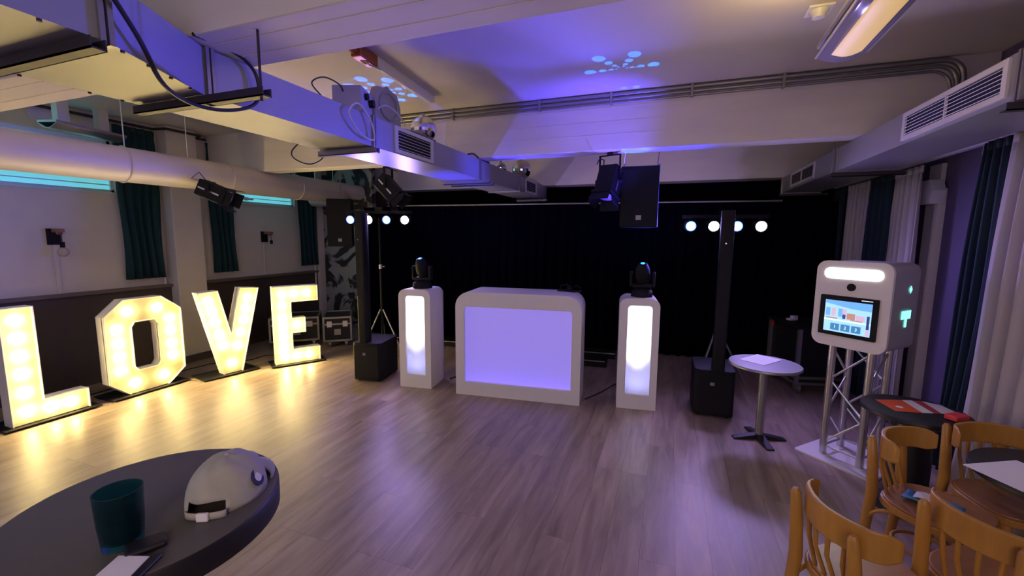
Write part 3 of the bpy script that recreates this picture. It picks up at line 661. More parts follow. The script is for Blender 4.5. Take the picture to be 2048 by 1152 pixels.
# ================================================================ HANGING SPEAKERS
def pa_speaker(name, label, loc, rz, w_, d_, h_, ztop, tilt=0):
    t = thing(name, label, 'speaker', loc, rz, 'black speakers hanging from the ceiling'); t.rotation_euler = (R(tilt), 0, R(rz))
    pl = [(-w_/2, 0), (w_/2, 0), (w_/2-.01, d_*.5), (w_/2-.08, d_), (-w_/2+.08, d_), (-w_/2+.01, d_*.5)]
    m = Matrix(((1, 0, 0, 0), (0, 0, 1, 0), (0, 1, 0, 0), (0, 0, 0, 1)))
    MB().prism(pl, 0, h_, m).build('cabinet', 'black', t, bevel=.008)
    MB().box(-w_/2+.012, w_/2-.012, -.012, .0, .012, h_-.03).build('speaker_grille', 'blackm', t)
    bd = MB().box(-.024, .024, -.015, -.011, .068, .112).build('badge', 'greybox', t)
    text_mesh('badge_letters', 'EV', .028, 'steel', bd, T(0, -.0158, .09, 90))
    return t
s1 = pa_speaker('hanging_speaker', 'large black speaker hanging from the beam in front of the stage', (-.30, 4.22, 1.69), 2, .345, .33, .565, HB)
b = MB()
for x, y in ((-.15, .05), (.15, .05)): b.cyl((x, y, .56), (x+.01, y-.08, .68), .004, n=6)
b.box(-.16, .16, .02, .08, .56, .572); b.cyl((.165, .03, .50), (.165, .03, .58), .010, n=8)
b.build('hanging_wire', 'steel', s1)
s2 = pa_speaker('hanging_speaker', 'black speaker hanging in the far left corner near the mural', (-4.40, 4.86, 1.435), 30, .34, .33, .665, HC)
MB().cyl((0, .15, .68), (0, .15, HC-1.43), .008, n=8).build('hanging_wire', 'steel', s2)

# ================================================================ THEATRE LIGHTS
def fresnel(label, loc, rz, tilt, yoke_h=.20, blue=False, body='black', side=None, flip=0):
    t = thing('theatre_spotlight', label, 'stage light', loc, rz, 'theatre spotlights hanging under the ceiling')
    # hanging point at origin; body pivots at -yoke_h
    y = MB().box(-.105, .105, -.012, .012, -.012, -.004).box(-.105, -.098, -.012, .012, -yoke_h, -.004).box(.098, .105, -.012, .012, -yoke_h, -.004).box(-.02, .02, -.02, .02, -.01, .02)
    y.build('yoke', 'black', t)
    m = T(0, 0, -yoke_h, tilt, 0, 0)
    b = MB().box(-.09, .09, -.13, .13, -.085, .085, m)
    bd = b.build('lamp_housing', 'black', t, bevel=.012)
    MB().box(-.078, .078, -.10, .10, -.088, -.082, m).build('side_panel', side or 'steel', bd)
    MB().box(-.092, -.088, -.11, .10, -.010, .006, m).build('trim_strip', 'alu', bd)
    MB().box(.088, .092, -.11, .10, -.010, .006, m).build('trim_strip', 'alu', bd)
    MB().cyl((-.11, 0, 0), (-.135, 0, 0), .022, n=10, m=m).cyl((.11, 0, 0), (.135, 0, 0), .022, n=10, m=m).build('knob', 'black', bd)
    f = MB().box(-.1, .1, .13, .155, -.1, .1, m); f.build('gel_frame', 'black', bd)
    MB().cyl((0, .15, 0), (0, .158, 0), .075, n=20, m=m).build('lens', 'acryl', bd)
    for k, (a, sx) in enumerate(((0, 1), (90, .8), (180, 1), (270, .8))):
        MB()._add([(-.09*sx, .155, .09), (.09*sx, .155, .09), (.10*sx, .24, .12), (-.10*sx, .24, .12)], [(0, 1, 2, 3)], m @ T(ry=a)).build('barn_door', 'black', bd, solid=.003, recalc=False)
    MB().tube([(.06, -.13, .06), (.08, -.2, .05), (.07, -.16, .14), (.03, -.05, yoke_h-.02)], .005, 6, m=m).build('lamp_cable', 'cable', bd, smooth=True)
    return t
fresnel('boxy spotlight with barn doors and pale underside hanging right of the round duct', (-2.98, 4.07, HB-.02), -78, -48, .22, side='lampw')
fresnel('black theatre spotlight with cable hanging left of the big speaker', (-.56, 4.07, HB-.02), 160, -66, .24)
tl = fresnel('black spotlight with barn doors hanging under the round duct', (-4.57, 3.22, 2.12), -62, -24, .08)

hm = T(0, 0, 0, 0, 0, 62)
MB().cyl(hm @ Vector((-.185, 0, .03)), hm @ Vector((.0, 0, .0)), .012, n=10).build('clamp_arm', 'black', tl, smooth=True)

# ================================================================ CEILING THINGS
# right luminaire
t = thing('ceiling_lamp', 'curved translucent ceiling lamp hanging at the top right', 'lamp', (.80, 2.30, 2.60), -2)
def arc(u): return (-.115+.23*u, -.035*math.sin(PI*u)+.0)
MB().grid(lambda u, v: (arc(u)[0], (v-.5)*1.30, arc(u)[1]), 12, 2).build('acrylic_shade', 'acryl', t, smooth='all', solid=.006, recalc=False)
MB().box(-.115, .115, -.66, .66, .045, .075).box(-.03, .03, -.5, .5, .07, .25).build('housing', 'greybox', t, bevel=.01)
MB().grid(lambda u, v: (-.065+.13*u, (v-.5)*1.10, -.018*math.sin(PI*u)-.024), 8, 2).build('diffuser', 'lampglow', t, smooth='all', solid=.006, recalc=False)
l = light('lamp_uplight', 'AREA', (-.06, .1, .10), (1.0, .70, .26), 5.0, (-.5, 0, 1), .08, .5); l.parent = t
b = MB()
for x in (-.115, .115): b.box(x-.003, x+.003, -.652, .652, -.006, .006)
b.build('shade_edge', 'ventf', t)
# left luminaire on two blocks
t = thing('ceiling_lamp', 'metal trough lamp on two pale blocks above the round duct', 'lamp', (-5.46, 2.62, 2.60), 14)
MB().grid(lambda u, v: (-.10+.2*u, (v-.5)*.64, -.05*math.sin(PI*u)), 12, 2).build('lamp_trough', 'steel', t, smooth='all', solid=.006, recalc=False)
MB().box(-.10, .10, -.32, .32, .0, .02).build('housing', 'steel', t)
for y in (-.2, .16): MB().box(-.03, .03, y-.05, y+.05, .015, .25).build('mounting_block', 'plaster', t)
t = thing('smoke_detector', 'small white smoke detector on the ceiling at the top right', 'detector', (.70, 2.94, HC), 0)
MB().lathe([(.05, 0), (.05, -.012), (.035, -.03), (.03, -.045), (.0, -.047)], 20).build('detector_body', 'whitep', t, smooth=True)
MB().box(-.06, .06, -.06, .06, -.01, 0).build('ceiling_plate', 'whitep', t)
t = thing('emergency_light', 'small white emergency lamp on the ceiling behind the far beam', 'lamp', (1.02, 6.15, HC), 0)
MB().box(-.16, .16, -.07, .07, -.07, 0).build('housing', 'white', t, bevel=.02); MB().box(-.14, .02, -.072, -.06, -.06, -.02).build('lamp_cover', 'lampw', t)
# strip light with copper-taped end
t = thing('tube_light', 'long fluorescent batten on the ceiling with a copper wrapped end', 'lamp', (-2.06, 3.05, 2.80), 4.5)
MB().box(-.03, .03, -.45, .48, -.012, .05).build('batten', 'white', t, bevel=.004)
MB().cyl((0.03, -.40, -.02), (0.03, .42, -.02), .013, n=12).build('tube', 'whitep', t, smooth=True)
MB().box(-.04, .04, -.62, -.42, -.03, .045).cyl((-.02, -.70, .02), (0, -.5, 0), .02, .045, n=8).build('copper_wrap', 'copper', t, bevel=.01)
MB().tube([(-.01, -.68, .01), (.02, -.5, -.04), (.03, -.38, -.03)], .006, 6).build('lamp_cable', 'wcable', t, smooth=True)
# things on top of the left duct
zt = Z1
t = thing('control_box', 'dark box with knobs standing on top of the metal duct', 'box', (-1.93, 2.29, zt), 20)
MB().box(-.09, .09, -.10, .10, 0, .15).build('housing', 'greybox', t, bevel=.006)
MB().cyl((.09, -.03, .1), (.11, -.03, .1), .02, n=12).cyl((.09, .05, .08), (.12, .05, .08), .025, n=12).build('knob', 'black', t)
t = thing('fan_housing', 'grey box with round face standing on top of the metal duct', 'box', (-1.96, 2.66, zt), 0)
MB().prism([(-.15, 0), (.15, 0), (.15, .17), (.11, .26), (.03, .27), (.0, .29), (-.03, .27), (-.11, .26), (-.15, .17)], -.03, .03, T(rz=90)).build('housing', 'greybox', t, bevel=.008)
MB().tube([(.036, .10*math.cos(a), .15+.09*math.sin(a)) for a in [i*PI/10 for i in range(20)]], .006, 6, True).build('round_face', 'greybox', t)
def cable(label, pts, r=.005, mt='cable', closed=False):
    return tag(MB().tube(smoothp(pts, closed), r, 8, closed).build('cable', mt, smooth=True), label, 'cable')
def smoothp(P, closed=False, n=6):
    P = [Vector(p) for p in P]; out = []; k = len(P)
    for i in range(k if closed else k-1):
        a, b, c, d = (P[(i+j-1) % k] if closed else P[min(max(i+j-1, 0), k-1)] for j in range(4))
        for s_ in range(n):
            t_ = s_/n; out.append(.5*((2*b)+(c-a)*t_+(2*a-5*b+4*c-d)*t_*t_+(3*b-a-3*c+d)*t_**3))
    if not closed: out.append(P[-1])
    return out
cable('thick black cable drooping in a loop over the near end of the duct', [(-1.52, .72, 2.42), (-1.60, .92, 2.22), (-1.70, 1.05, 2.12), (-1.79, 1.22, 2.105), (-1.80, 1.38, 2.13), (-1.80, 1.50, 2.20), (-1.80, 1.50, 2.32), (-1.79, 1.40, 2.37), (-1.78, 1.22, 2.37)], .0075)
cable('white cable coil hanging over the side of the duct', [(-1.81, 2.16, 2.375), (-1.80, 2.10, 2.30), (-1.80, 2.20, 2.21), (-1.80, 2.32, 2.20), (-1.80, 2.30, 2.30), (-1.81, 2.22, 2.38)], .006, 'wcable', True)
cable('thin dark cable loop standing up from the duct beside the dark box', [(-1.86, 1.96, 2.362), (-1.9, 1.93, 2.43), (-1.9, 2.02, 2.49), (-1.9, 2.14, 2.49), (-1.92, 2.20, 2.46)], .004, 'cable')
cable('thin white cable arching from the grey box down to the duct', [(-1.84, 2.42, 2.42), (-1.83, 2.50, 2.46), (-1.82, 2.62, 2.43), (-1.82, 2.70, 2.37)], .004, 'wcable')
cable('dark thin cable hanging in a loop from the left edge of the metal duct', [(-2.245, 2.18, 2.20), (-2.262, 2.11, 2.12), (-2.262, 2.13, 2.075), (-2.262, 2.24, 2.06), (-2.262, 2.34, 2.10), (-2.245, 2.39, 2.17)], .004)
cable('black cable bundle lying along the far part of the duct', [(-1.84, 3.75, 2.365), (-1.83, 3.85, 2.385), (-1.84, 4.0, 2.37), (-1.84, 4.25, 2.365)], .008)
cable('black cable lying along the duct top behind the vent', [(-1.85, 2.75, 2.364), (-1.86, 2.9, 2.372), (-1.85, 3.05, 2.364), (-1.84, 3.15, 2.364)], .005)
# mirror balls on the duct
def mirror_ball(label, loc, r):
    t = thing('mirror_ball', label, 'mirror ball', loc, 0, 'mirror balls beside the duct')
    b = MB().sphere((0, 0, 0), r, 14); b.build('mirror_sphere', 'mirror', t)
    MB().cyl((0, 0, r-.005), (0, 0, r+.02), .012, n=10).build('hook', 'steel', t)
    return t
mirror_ball('silver mirror ball resting on the duct behind the first vent', (-1.95, 3.15, 2.355+.105), .105)
mirror_ball('small mirror ball farther along the duct, left of its twin', (-2.0, 4.98, 2.355+.07), .07)
mirror_ball('small mirror ball farther along the duct, right of its twin', (-1.93, 5.55, 2.355+.13), .13)

# ================================================================ WALL SCONCES
def sconce(label, y, bulb):
    t = thing('wall_sconce', label, 'wall lamp', (XL, y, 1.58), 0, 'wooden wall lamps on the left wall')
    MB().box(0, .025, -.05, .05, -.10, .06).build('back_plate', 'black', t, bevel=.004)
    MB().box(.02, .17, -.018, .022, .02, .058).box(.10, .14, -.02, .02, .0, .05).build('wooden_arm', 'brownwood', t, bevel=.006)
    MB().cyl((.15, 0, .03), (.15, 0, -.07), .003, n=6).build('cord', 'cable', t)
    MB().cyl((.15, 0, -.07), (.15, 0, -.125), .019, n=14).build('socket', 'black', t, smooth=True)
    if bulb: MB().sphere((.15, 0, -.17), .045, 10).build('glass_bulb', 'clearbulb', t, smooth='all')
    MB().box(0, .014, -.016, .018, -.59, -.10).build('cable_duct', 'plaster', t)
    return t
sconce('wooden wall lamp with a clear bulb on the wall above the letter L', 2.41, True)
sconce('wooden wall lamp without bulb on the wall above the V and E', 4.76, False)

# ================================================================ FLIGHT CASES
def flight_case(label, loc, rz, w_, d_, h_):
    t = thing('flight_case', label, 'case', loc, rz, 'flight cases on castors beside the mural')
    z0 = .10
    MB().box(0, w_, 0, d_, z0, z0+h_).build('case_body', 'flight', t)
    e = MB(); k = .012
    for x in (0, w_):
        for y in (0, d_): e.box(x-k, x+k, y-k, y+k, z0, z0+h_)
    for z in (z0, z0+h_*.72, z0+h_):
        for y in (0, d_): e.box(0, w_, y-k, y+k, z-k, z+k)
        for x in (0, w_): e.box(x-k, x+k, 0, d_, z-k, z+k)
    e.build('edge_profile', 'steel', t)
    MB().box(w_*.12, w_*.3, -.016, -.004, z0+h_*.6, z0+h_*.85).box(w_*.7, w_*.88, -.016, -.004, z0+h_*.6, z0+h_*.85).build('latch', 'alu', t)
    MB().box(w_+.004, w_+.012, d_*.3, d_*.7, z0+h_*.3, z0+h_*.6).box(w_*.38, w_*.62, -.014, -.004, z0+h_*.25, z0+h_*.5).build('handle', 'steel', t)
    for x in (.07, w_-.07):
        for y in (.07, d_-.07): MB().cyl((x-.015, y, .045), (x+.015, y, .045), .045, n=16).box(x-.03, x+.03, y-.02, y+.02, .06, .10).build('castor', 'steel', t, smooth=True)
    return t
flight_case('black flight case behind the letter E, half hidden', (-5.19, 4.30, 0), 40, .62, .50, .32)
flight_case('black flight case with metal edges right of the letter E', (-4.54, 4.62, 0), 40, .36, .55, .33)
# equipment cart at right
t = thing('equipment_cart', 'black cart on castors with grey metal frame left of the photo booth', 'cart', (1.28, 5.02, 0), 15)
MB().box(.02, .48, .02, .56, .16, .69).build('cart_box', 'flight', t)
f = MB()
for x, y in ((0, 0), (.50, 0), (0, .58), (.50, .58)): f.box(x-.018, x+.018, y-.018, y+.018, .10, .68)
for z in (.11, .17):
    f.box(0, .50, -.015, .015, z-.014, z+.014).box(0, .50, .565, .595, z-.014, z+.014).box(-.015, .015, 0, .58, z-.014, z+.014).box(.485, .515, 0, .58, z-.014, z+.014)
f.build('frame', 'steel', t)
MB().box(-.03, .53, -.03, .61, .68, .70).build('cart_top', 'black', t, bevel=.004)
for x, y in ((.03, .03), (.47, .03), (.03, .55), (.47, .55)): MB().cyl((x-.015, y, .045), (x+.015, y, .045), .045, n=16).box(x-.03, x+.03, y-.02, y+.03, .05, .10).build('castor', 'steel', t, smooth=True)
MB().box(-.012, -.004, .50, .56, .61, .66).build('red_tag', 'redp', t)
tag(MB().box(-.06, .03, -.03, .03, 0, .02).box(-.01, .05, -.02, .03, .0, .05).build('paper_scrap', 'paper', bevel=.006, m=T(1.30, 5.42, .702, 0, 0, 30)), 'crumpled white paper lying on the black cart', 'paper')
# microphone stand near the mural / small stage clutter
t = thing('stage_blower', 'black box with metal edge lying beside the stage riser right end', 'equipment', (-.95, 5.15, 0), 5)
MB().box(-.2, .28, 0, .25, 0, .09).build('housing', 'black', t, bevel=.01); MB().box(-.2, .26, -.004, .0, .07, .08).build('edge_strip', 'steel', t)

# ================================================================ PHOTO BOOTH
PB = thing('photo_booth', 'white photo booth box on an aluminium truss stand', 'photo booth', (1.306, 3.65, 0), 318-1)
# local: -y is the front
MB().prism(rrect(-.25, .25, -.25, .25, .02, 3), 0, .012, Matrix(((1, 0, 0, 0), (0, 0, 1, 0), (0, 1, 0, 0), (0, 0, 0, 1)))).build('base_plate', 'white', PB)
tr = MB(); q = .118
for x in (-q, q):
    for y in (-q, q): tr.cyl((x, y, .012), (x, y, .86), .024, n=18)
trs = tr.build('truss_tube', 'alu', PB, smooth=True)
br = MB()
for (ax, ay, bx_, by_) in ((-q, -q, q, -q), (q, -q, q, q), (q, q, -q, q), (-q, q, -q, -q)):
    zs = (.10, .34, .58, .82)
    for i in range(3):
        a0, b0 = ((ax, ay), (bx_, by_)) if i % 2 == 0 else ((bx_, by_), (ax, ay))
        br.cyl((*a0, zs[i]), (*b0, zs[i+1]), .008, n=8)
    br.cyl((ax, ay, .07), (bx_, by_, .07), .008, n=8)
br.build('truss_brace', 'alu', PB, smooth=True)
fy = -.20
bx = MB().prism([(x, z) for x, z in rrect(-.221, .221, .849, 1.441, .062, 7)], fy+.0205, fy+.36)
bxo = bx.build('booth_box', 'greybox', PB, smooth=True)  # even grey sides, darker than the white front panel
pl = MB().prism(rrect(-.225, .225, .845, 1.445, .065, 7), fy-.004, fy+.02)
pl.build('front_panel', 'white', bxo)
MB().prism(rrect(-.205, .205, .865, 1.425, .05, 7), fy+.36, fy+.39).build('back_cover', 'greybox', bxo)
MB().prism(rrect(-.172, .172, 1.325, 1.395, .034, 8), fy-.007, fy-.004).build('flash_lamp', 'glow_w', bxo)
MB().cyl((.0, fy-.004, 1.27), (.0, fy-.010, 1.27), .026, n=24).build('camera_lens', 'black', bxo, smooth=True)
tb = MB().prism(rrect(-.178, .168, .925, 1.205, .006, 2), fy-.016, fy-.004).build('tablet', 'black', bxo)
yf = fy-.0165
def spnl(x0, x1, z0, z1, mt_, lay=0): MB().box(x0, x1, yf-.0006*(lay+1), yf-.0006*lay, z0, z1).build('screen_picture', mt_, tb)
sx0, sx1, sz0, sz1 = -.143, .136, .952, 1.172
spnl(sx0, sx1, sz0, sz1, 'scr_sky2')
MB()._add([(sx0, yf-.0012, sz1), (sx1, yf-.0012, sz1), (sx1, yf-.0012, 1.12), (.02, yf-.0012, 1.125), (sx0, yf-.0012, 1.15)], [(0, 1, 2, 3, 4)]).build('screen_picture', 'scr_sky', tb, solid=.0003)
for i, x in enumerate((-.135, -.10, -.058, -.035)): spnl(x, x+.027, 1.062, 1.118, 'scr_wall' if i % 2 else 'scr_sky', 2)
spnl(-.005, .045, 1.05, 1.092, 'scr_or', 2); spnl(.05, .10, 1.05, 1.085, 'scr_wall', 2); spnl(.112, .128, 1.0, 1.09, 'scr_dark', 3); spnl(-.03, -.012, 1.05, 1.08, 'scr_dark', 3)
spnl(sx0, sx1, 1.030, 1.040, 'scr_w', 2); spnl(-.13, -.06, 1.043, 1.052, 'scr_or', 3); spnl(.02, .09, 1.043, 1.050, 'scr_or', 3)
spnl(.11, .13, .955, .995, 'scr_wall', 2)
for i in range(3):
    x = -.098+.064*i
    spnl(x-.003, x+.055, .962, 1.012, 'scr_sky', 2); spnl(x, x+.052, .965, 1.009, 'scr_btn', 3)
    text_mesh('screen_digit', str(i+1), .030, 'scr_w', tb, T(x+.026, yf-.0026, .987, 90))
MB().box(.072, .136, yf-.001, yf, 1.187, 1.191).build('tablet_mark', 'scr_w', tb)
ye = .226
MB()._add([(ye, 0, 1.245), (ye, .018, 1.27), (ye, .0, 1.295), (ye, -.018, 1.27)], [(0, 1, 2, 3)]).build('side_slot', 'cyan', bxo, solid=.002, m=T(0, .035, 0))
MB().box(ye-.001, ye+.001, -.05, .07, 1.075, 1.13).box(ye-.001, ye+.001, .0, .025, 1.02, 1.075).build('side_slot', 'cyan', bxo)
l = light('booth_flash', 'AREA', (0, fy-.02, 1.36), (1, .97, .92), 1.2, (0, -1, 0), .3, .06); l.parent = PB
PB.rotation_euler[2] = R(-42-1.5)

# ================================================================ TABLES
def round_table(name, label, loc, r, h, th_, top, rim, kind, rz=0):
    t = thing(name, label, 'table', loc, rz)
    MB().lathe([(0.001, h), (r-.004, h), (r-.003, h-.004)], 64).build('tabletop', top, t, smooth=True)
    MB().lathe([(r-.003, h-.002), (r, h-.006), (r, h-th_+.004), (r-.006, h-th_), (.001, h-th_)], 64).build('table_edge', rim, t, smooth=True)
    return t
t = round_table('bar_table', 'round charcoal bar table in the left foreground holding glass and cap', (-1.116, .578, 0), .2675, .97, .062, 'tabletop', 'rim', 0)
MB().lathe([(.025, .02), (.025, .93)], 20).build('pedestal', 'rim', t, smooth=True)
MB().lathe([(.19, 0), (.19, .012), (.03, .03), (.025, .05)], 40, None, True).build('table_foot', 'rim', t, smooth=True)
t = round_table('bistro_table', 'small round silver table with a sheet of paper beside the right speaker', (.735, 3.74, 0), .255, .625, .022, 'silver', 'steel', 0)
MB().cyl((0, 0, .02), (0, 0, .605), .030, n=24).build('pedestal', 'steel', t, smooth=True)
for k in range(4):
    a = R(15+90*k); MB().prism([(.0, 0.005), (.20, .0), (.20, .012), (.03, .045), (0, .05)], -.028, .028, T(rz=15+90*k)).build('table_foot', 'rim', t, bevel=.004)
tag(MB().box(-.10, .10, -.14, .14, 0, .002).build('sheet_of_paper', 'paper', m=T(.722, 3.83, .626, 0, 0, -37)), 'white printed sheet lying on the silver table', 'paper')
t = round_table('side_table', 'dark round table with leaflets beside the photo booth', (1.385, 3.065, 0), .248, .61, .028, 'darktop', 'rim', 0)
MB().lathe([(.10, .02), (.10, .3), (.08, .585)], 28).build('pedestal', 'rim', t, smooth=True)
MB().lathe([(.16, 0), (.16, .02), (.10, .03)], 32, None, True).build('table_foot', 'rim', t, smooth=True)
MB
# leaflets (corner order: px positions on the tabletop)
lf = thing('leaflet', 'orange printed leaflet on the dark table', 'leaflet', (1.385, 3.04, .6105), 0)
def quad(P, z, o=(1.385, 3.04)): return [(p[0]-o[0], p[1]-o[1], z) for p in P]
MB()._add(quad([(1.233, 3.165), (1.264, 2.99), (1.397, 3.015), (1.382, 3.215)], .001), [(0, 1, 2, 3)]).build('orange_cover', 'orange', lf, solid=.0015)
MB().cyl((-.07, .03, .002), (-.07, .03, .003), .018, n=16).build('printed_mark', 'paper', lf)
lf = thing('leaflet', 'white and dark red folded leaflet beside the orange one', 'leaflet', (1.385, 3.04, .6105), 0)
MB()._add(quad([(1.384, 3.215), (1.399, 3.015), (1.457, 3.03), (1.44, 3.23)], .001), [(0, 1, 2, 3)]).build('white_page', 'paper', lf, solid=.0015)
MB()._add(quad([(1.442, 3.23), (1.459, 3.03), (1.495, 3.04), (1.49, 3.235)], .001), [(0, 1, 2, 3)]).build('red_page', 'red', lf, solid=.0015)
MB()._add(quad([(1.492, 3.235), (1.497, 3.04), (1.590, 3.06), (1.565, 3.20)], .001), [(0, 1, 2, 3)]).build('white_page', 'paper', lf, solid=.0015)
tag(MB().box(-.05, .05, -.03, .03, 0, .028).build('card_box', 'pink', bevel=.004, m=T(1.525, 2.965, .6135, 0, 0, 35)), 'small pink red card box on the edge of the dark table', 'box')
t = round_table('side_table', 'dark round table with a white sheet among the wooden chairs', (1.56, 2.30, 0), .29, .63, .025, 'darktop', 'rim', 0)
MB().lathe([(.03, .02), (.03, .61)], 20).build('pedestal', 'rim', t, smooth=True)
MB().lathe([(.17, 0), (.17, .015), (.03, .03)], 32, None, True).build('table_foot', 'rim', t, smooth=True)
tag(MB().box(-.14, .14, -.10, .10, 0, .002).build('sheet_of_paper', 'paper', m=T(1.40, 2.29, .632, 0, 0, 28)), 'white sheet lying on the dark table among the chairs', 'paper')

# ================================================================ CHAIRS
def make_chair():
    t = thing('wooden_chair', '', 'chair', (0, 0, 0), 0, 'honey coloured bentwood chairs')
    # local: faces +y, rear posts at y=0
    zs = .415; px_ = .128
    def seatpoly(g=0, n=28):
        P = []
        for i in range(n):
            a = 2*PI*i/n; c, s_ = math.cos(a), math.sin(a)
            x = .184*math.copysign(abs(c)**.62, c); y = .178*math.copysign(abs(s_)**.75, s_)
            x *= (1.0+.08*(y/.175)); P.append((x*(1-g), .185+y*(1-g)))
        return P
    m = Matrix(((1, 0, 0, 0), (0, 0, 1, 0), (0, 1, 0, 0), (0, 0, 0, 1)))
    MB().prism([(x, y) for x, y in seatpoly(.05)], zs-.004, zs+.006, m).build('seat', 'seatw', t, bevel=.003)
    MB().prism(seatpoly(0), zs-.035, zs-.003, m, holes=seatpoly(.10)).build('seat_frame', 'wood', t, smooth=True, bevel=.004)
    for s_ in (-1, 1):
        MB().tube([(s_*(px_+.014), -.030, 0), (s_*(px_+.007), -.012, .2), (s_*px_, .0, .42), (s_*px_, -.010, .56), (s_*px_, -.022, .668), (s_*px_, -.024, .682)], [.015, .020, .023, .021, .017, .009], 12).build('rear_post', 'wood', t, smooth=True)
        MB().tube([(s_*.15, .335, 0), (s_*.138, .32, .22), (s_*.13, .305, .40)], [.013, .018, .022], 12).build('front_leg', 'wood', t, smooth=True)
        # bentwood bracket under the seat
        MB().tube(smoothp([(s_*(px_+.012), -.02, .24), (s_*(px_+.012), .02, .33), (s_*(px_+.01), .10, .372), (s_*(px_+.01), .22, .372), (s_*.145, .30, .32), (s_*.14, .315, .24)]), .009, 8).build('bracket', 'wood', t, smooth=True)
    def rail(x): return -.030 + 1.95*abs(x)**1.85 + 1.3*max(0, abs(x)-.138)
    xs = [-.170+.340*i/24 for i in range(25)]
    b = MB()
    vs = []; fs = []
    for i, x in enumerate(xs):
        y = rail(x); e = min(1, min(i, 24-i)/2.0+.68); hz = .050*e
        for (dy, dz) in ((-.0095, -hz), (.0095, -hz), (.0095, hz), (-.0095, hz)): vs.append((x, y+.010+dy, .650+dz))
    for i in range(24):
        for j in range(4): fs.append((i*4+j, i*4+(j+1) % 4, (i+1)*4+(j+1) % 4, (i+1)*4+j))
    fs += [(3, 2, 1, 0), (96, 97, 98, 99)]
    b._add(vs, fs).build('back_rail', 'wood', t, smooth=True, bevel=.004)
    for x in (-.078, -.027, .027, .078):
        MB().tube([(x, rail(x)+.010, .612), (x*.95, rail(x)+.014, .53), (x*.9, .035, .405)], .0075, 8).build('spindle', 'wood', t, smooth=True)
    MB().tube([(.105*math.cos(a), .17+.125*math.sin(a), .20) for a in [i*PI/14 for i in range(28)]], .008, 8, True).build('stretcher_ring', 'wood', t, smooth=True)
    return t
ch0 = make_chair()
def put(o, x, y, face, label):
    o.location = (x, y, 0); o.rotation_euler = (0, 0, R(face-90)); o['label'] = label
chairs = [ch0, dup(ch0), dup(ch0), dup(ch0)]
put(chairs[0], .55, 1.648, 23, 'wooden chair seen from behind, alone in the bottom right foreground left of the others')
put(chairs[1], 1.036, 2.447, -45, 'wooden chair in front of the truss stand with a blue packet on its seat')
put(chairs[2], 1.472, 2.684, -76, 'wooden chair with its back to the white sheer curtain, farthest right')
put(chairs[3], .98, 1.743, 35, 'wooden chair in the bottom right corner with its back to the viewer')
t = thing('blue_packet', 'blue and white plastic packet lying on the chair seat', 'packet', (1.15, 2.315, .424), -35)
MB().grid(lambda u, v: ((u-.5)*.19, (v-.5)*.11, .008+.01*math.sin(6*u)*math.cos(4*v)), 12, 8).build('blue_wrapper', 'bluep', t, smooth='all', solid=.006, recalc=False)
MB().grid(lambda u, v: ((u-.5)*.10-.01, (v-.5)*.07, .02+.008*math.sin(5*u)), 8, 4).build('white_sheet', 'paper', t, smooth='all', solid=.003, recalc=False)

# ================================================================ THINGS ON THE BAR TABLE
zt = .9705
t = thing('tumbler_glass', 'dark teal cut glass tumbler on the round bar table', 'glass', (-1.022, .479, zt), 0)
MB().lathe([(.001, .012), (.030, .012), (.034, .03), (.0375, .116), (.0400, .116), (.0375, .05), (.0335, 0), (.001, 0)], 32).build('glass_body', 'glass', t, smooth=True)
MB().lathe([(.001, .0125), (.029, .013), (.0335, .060), (.001, .060)], 24).build('drink', 'hole', t, smooth=True)
# baseball cap
t = thing('baseball_cap', 'cream baseball cap with round navy patch lying on the round bar table', 'cap', (-.985, .672, zt), 0)
def crown(u, v):
    a = 2*PI*u; el = (PI/2)*v
    rx_, ry_, h_ = .080, .098, .098
    sq = 1+.05*math.sin(3*a+1)*(1-v)+.03*math.sin(7*a)*(v)*(1-v)
    c = math.cos(el)**.8
    x = rx_*c*math.cos(a)*sq; y = ry_*c*math.sin(a)*sq; z = h_*math.sin(el)**.95 + .004*math.sin(5*a+9*v)*(1-v)**.5*(v < .95) + .006*math.sin(PI*min(1, v*1.4))*math.sin(2*a)
    if v < .02: z = .0
    return (x, y+.01*v, z)
cr = MB().grid(crown, 48, 14); bmesh.ops.remove_doubles(cr.bm, verts=cr.bm.verts, dist=.0004)
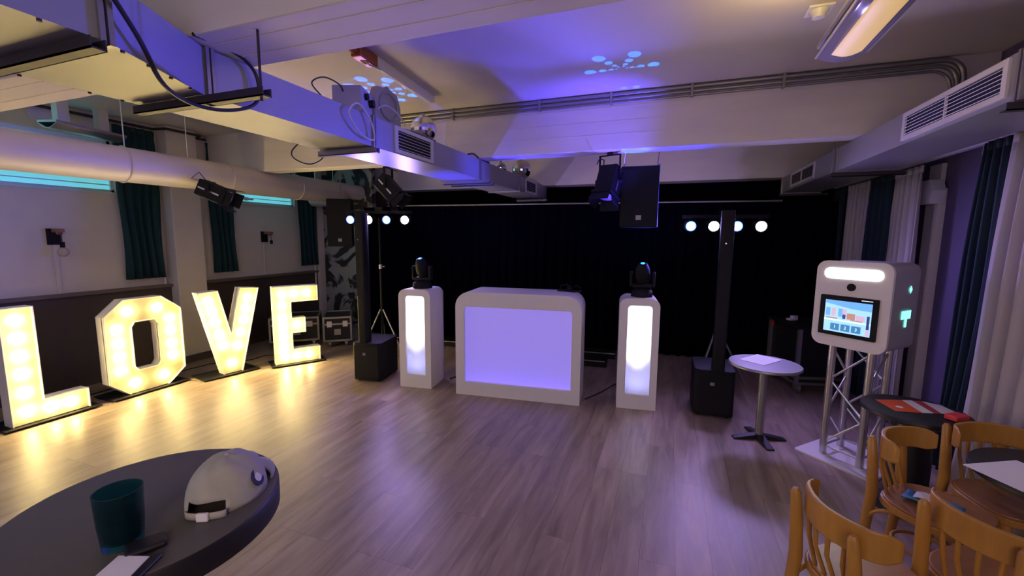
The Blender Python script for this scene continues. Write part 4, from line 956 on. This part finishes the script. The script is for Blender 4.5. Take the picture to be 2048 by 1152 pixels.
# opening at the back (-y side): remove faces low around a = 270 deg
dele = [f for f in cr.bm.faces if (lambda c: c.z < .034 and c.y < -.05 and abs(c.x) < .040)(f.calc_center_median())]
bmesh.ops.delete(cr.bm, geom=dele, context='FACES')
m = T(rz=27) @ Matrix.Scale(.97, 4)
crown_o = cr.build('crown', 'cap', t, smooth='all', solid=.003, recalc=False, m=m)
MB().grid(lambda u, v: (.070*math.cos(PI+PI*u)*.62, -.090-.012*math.sin(PI*u)+.0, .001+.016*v), 14, 1).build('rear_strap', 'cap', crown_o, smooth='all', solid=.003, recalc=False, m=m)
MB().box(-.012, .014, -.110, -.101, .0, .020).build('buckle', 'paper', crown_o, bevel=.003, m=m)
MB().grid(lambda u, v: (.078*math.cos(PI*u), .06+.035*math.sin(PI*u)+.065*v*math.sin(PI*u), .006+.012*math.sin(PI*u)-.008*v), 16, 4).build('brim', 'cap', t, smooth='all', solid=.004, recalc=False, m=m)
MB().sphere((0, .010, .098), .006, 6).build('top_button', 'cap', crown_o, smooth='all', m=m)
pt = MB().cyl((0, 0, 0), (0, 0, .004), .021, n=28).build('round_patch', 'navy', crown_o, m=m @ Matrix.Translation((.0735, -.005, .042)) @ Matrix.Rotation(R(62), 4, 'Y'))
MB().cyl((0, 0, .0035), (0, 0, .0055), .011, n=18).build('patch_centre', 'paper', pt, m=m @ Matrix.Translation((.0735, -.005, .042)) @ Matrix.Rotation(R(62), 4, 'Y'))
# phone and key case
t = thing('phone', 'phone in dark folio case with pale screen at the bar table edge', 'phone', (-.93, .44, zt), 0)
def slab(P, z0, z1, o=(-.93, .44)):
    b = MB(); n = len(P); vs = [(x-o[0], y-o[1], z) for z in (z0, z1) for x, y in P]
    return b._add(vs, [tuple(range(n))[::-1], tuple(range(n, 2*n))]+[(i, (i+1) % n, n+(i+1) % n, n+i) for i in range(n)])
slab([(-.978, .447), (-.930, .340), (-.850, .365), (-.905, .485)], 0, .009).build('folio_case', 'rim', t, bevel=.004)
slab([(-.972, .446), (-.930, .352), (-.868, .374), (-.915, .466)], .0085, .0105).build('screen', 'paper', t)
tag(slab([(-1.0, .470), (-.955, .445), (-.925, .505), (-.965, .525)], 0, .014, (0, 0)).build('key_case', 'rim', bevel=.006), 'small dark case lying beside the glass on the bar table', 'case')
bpy.data.objects['key_case'].location = (0, 0, zt)
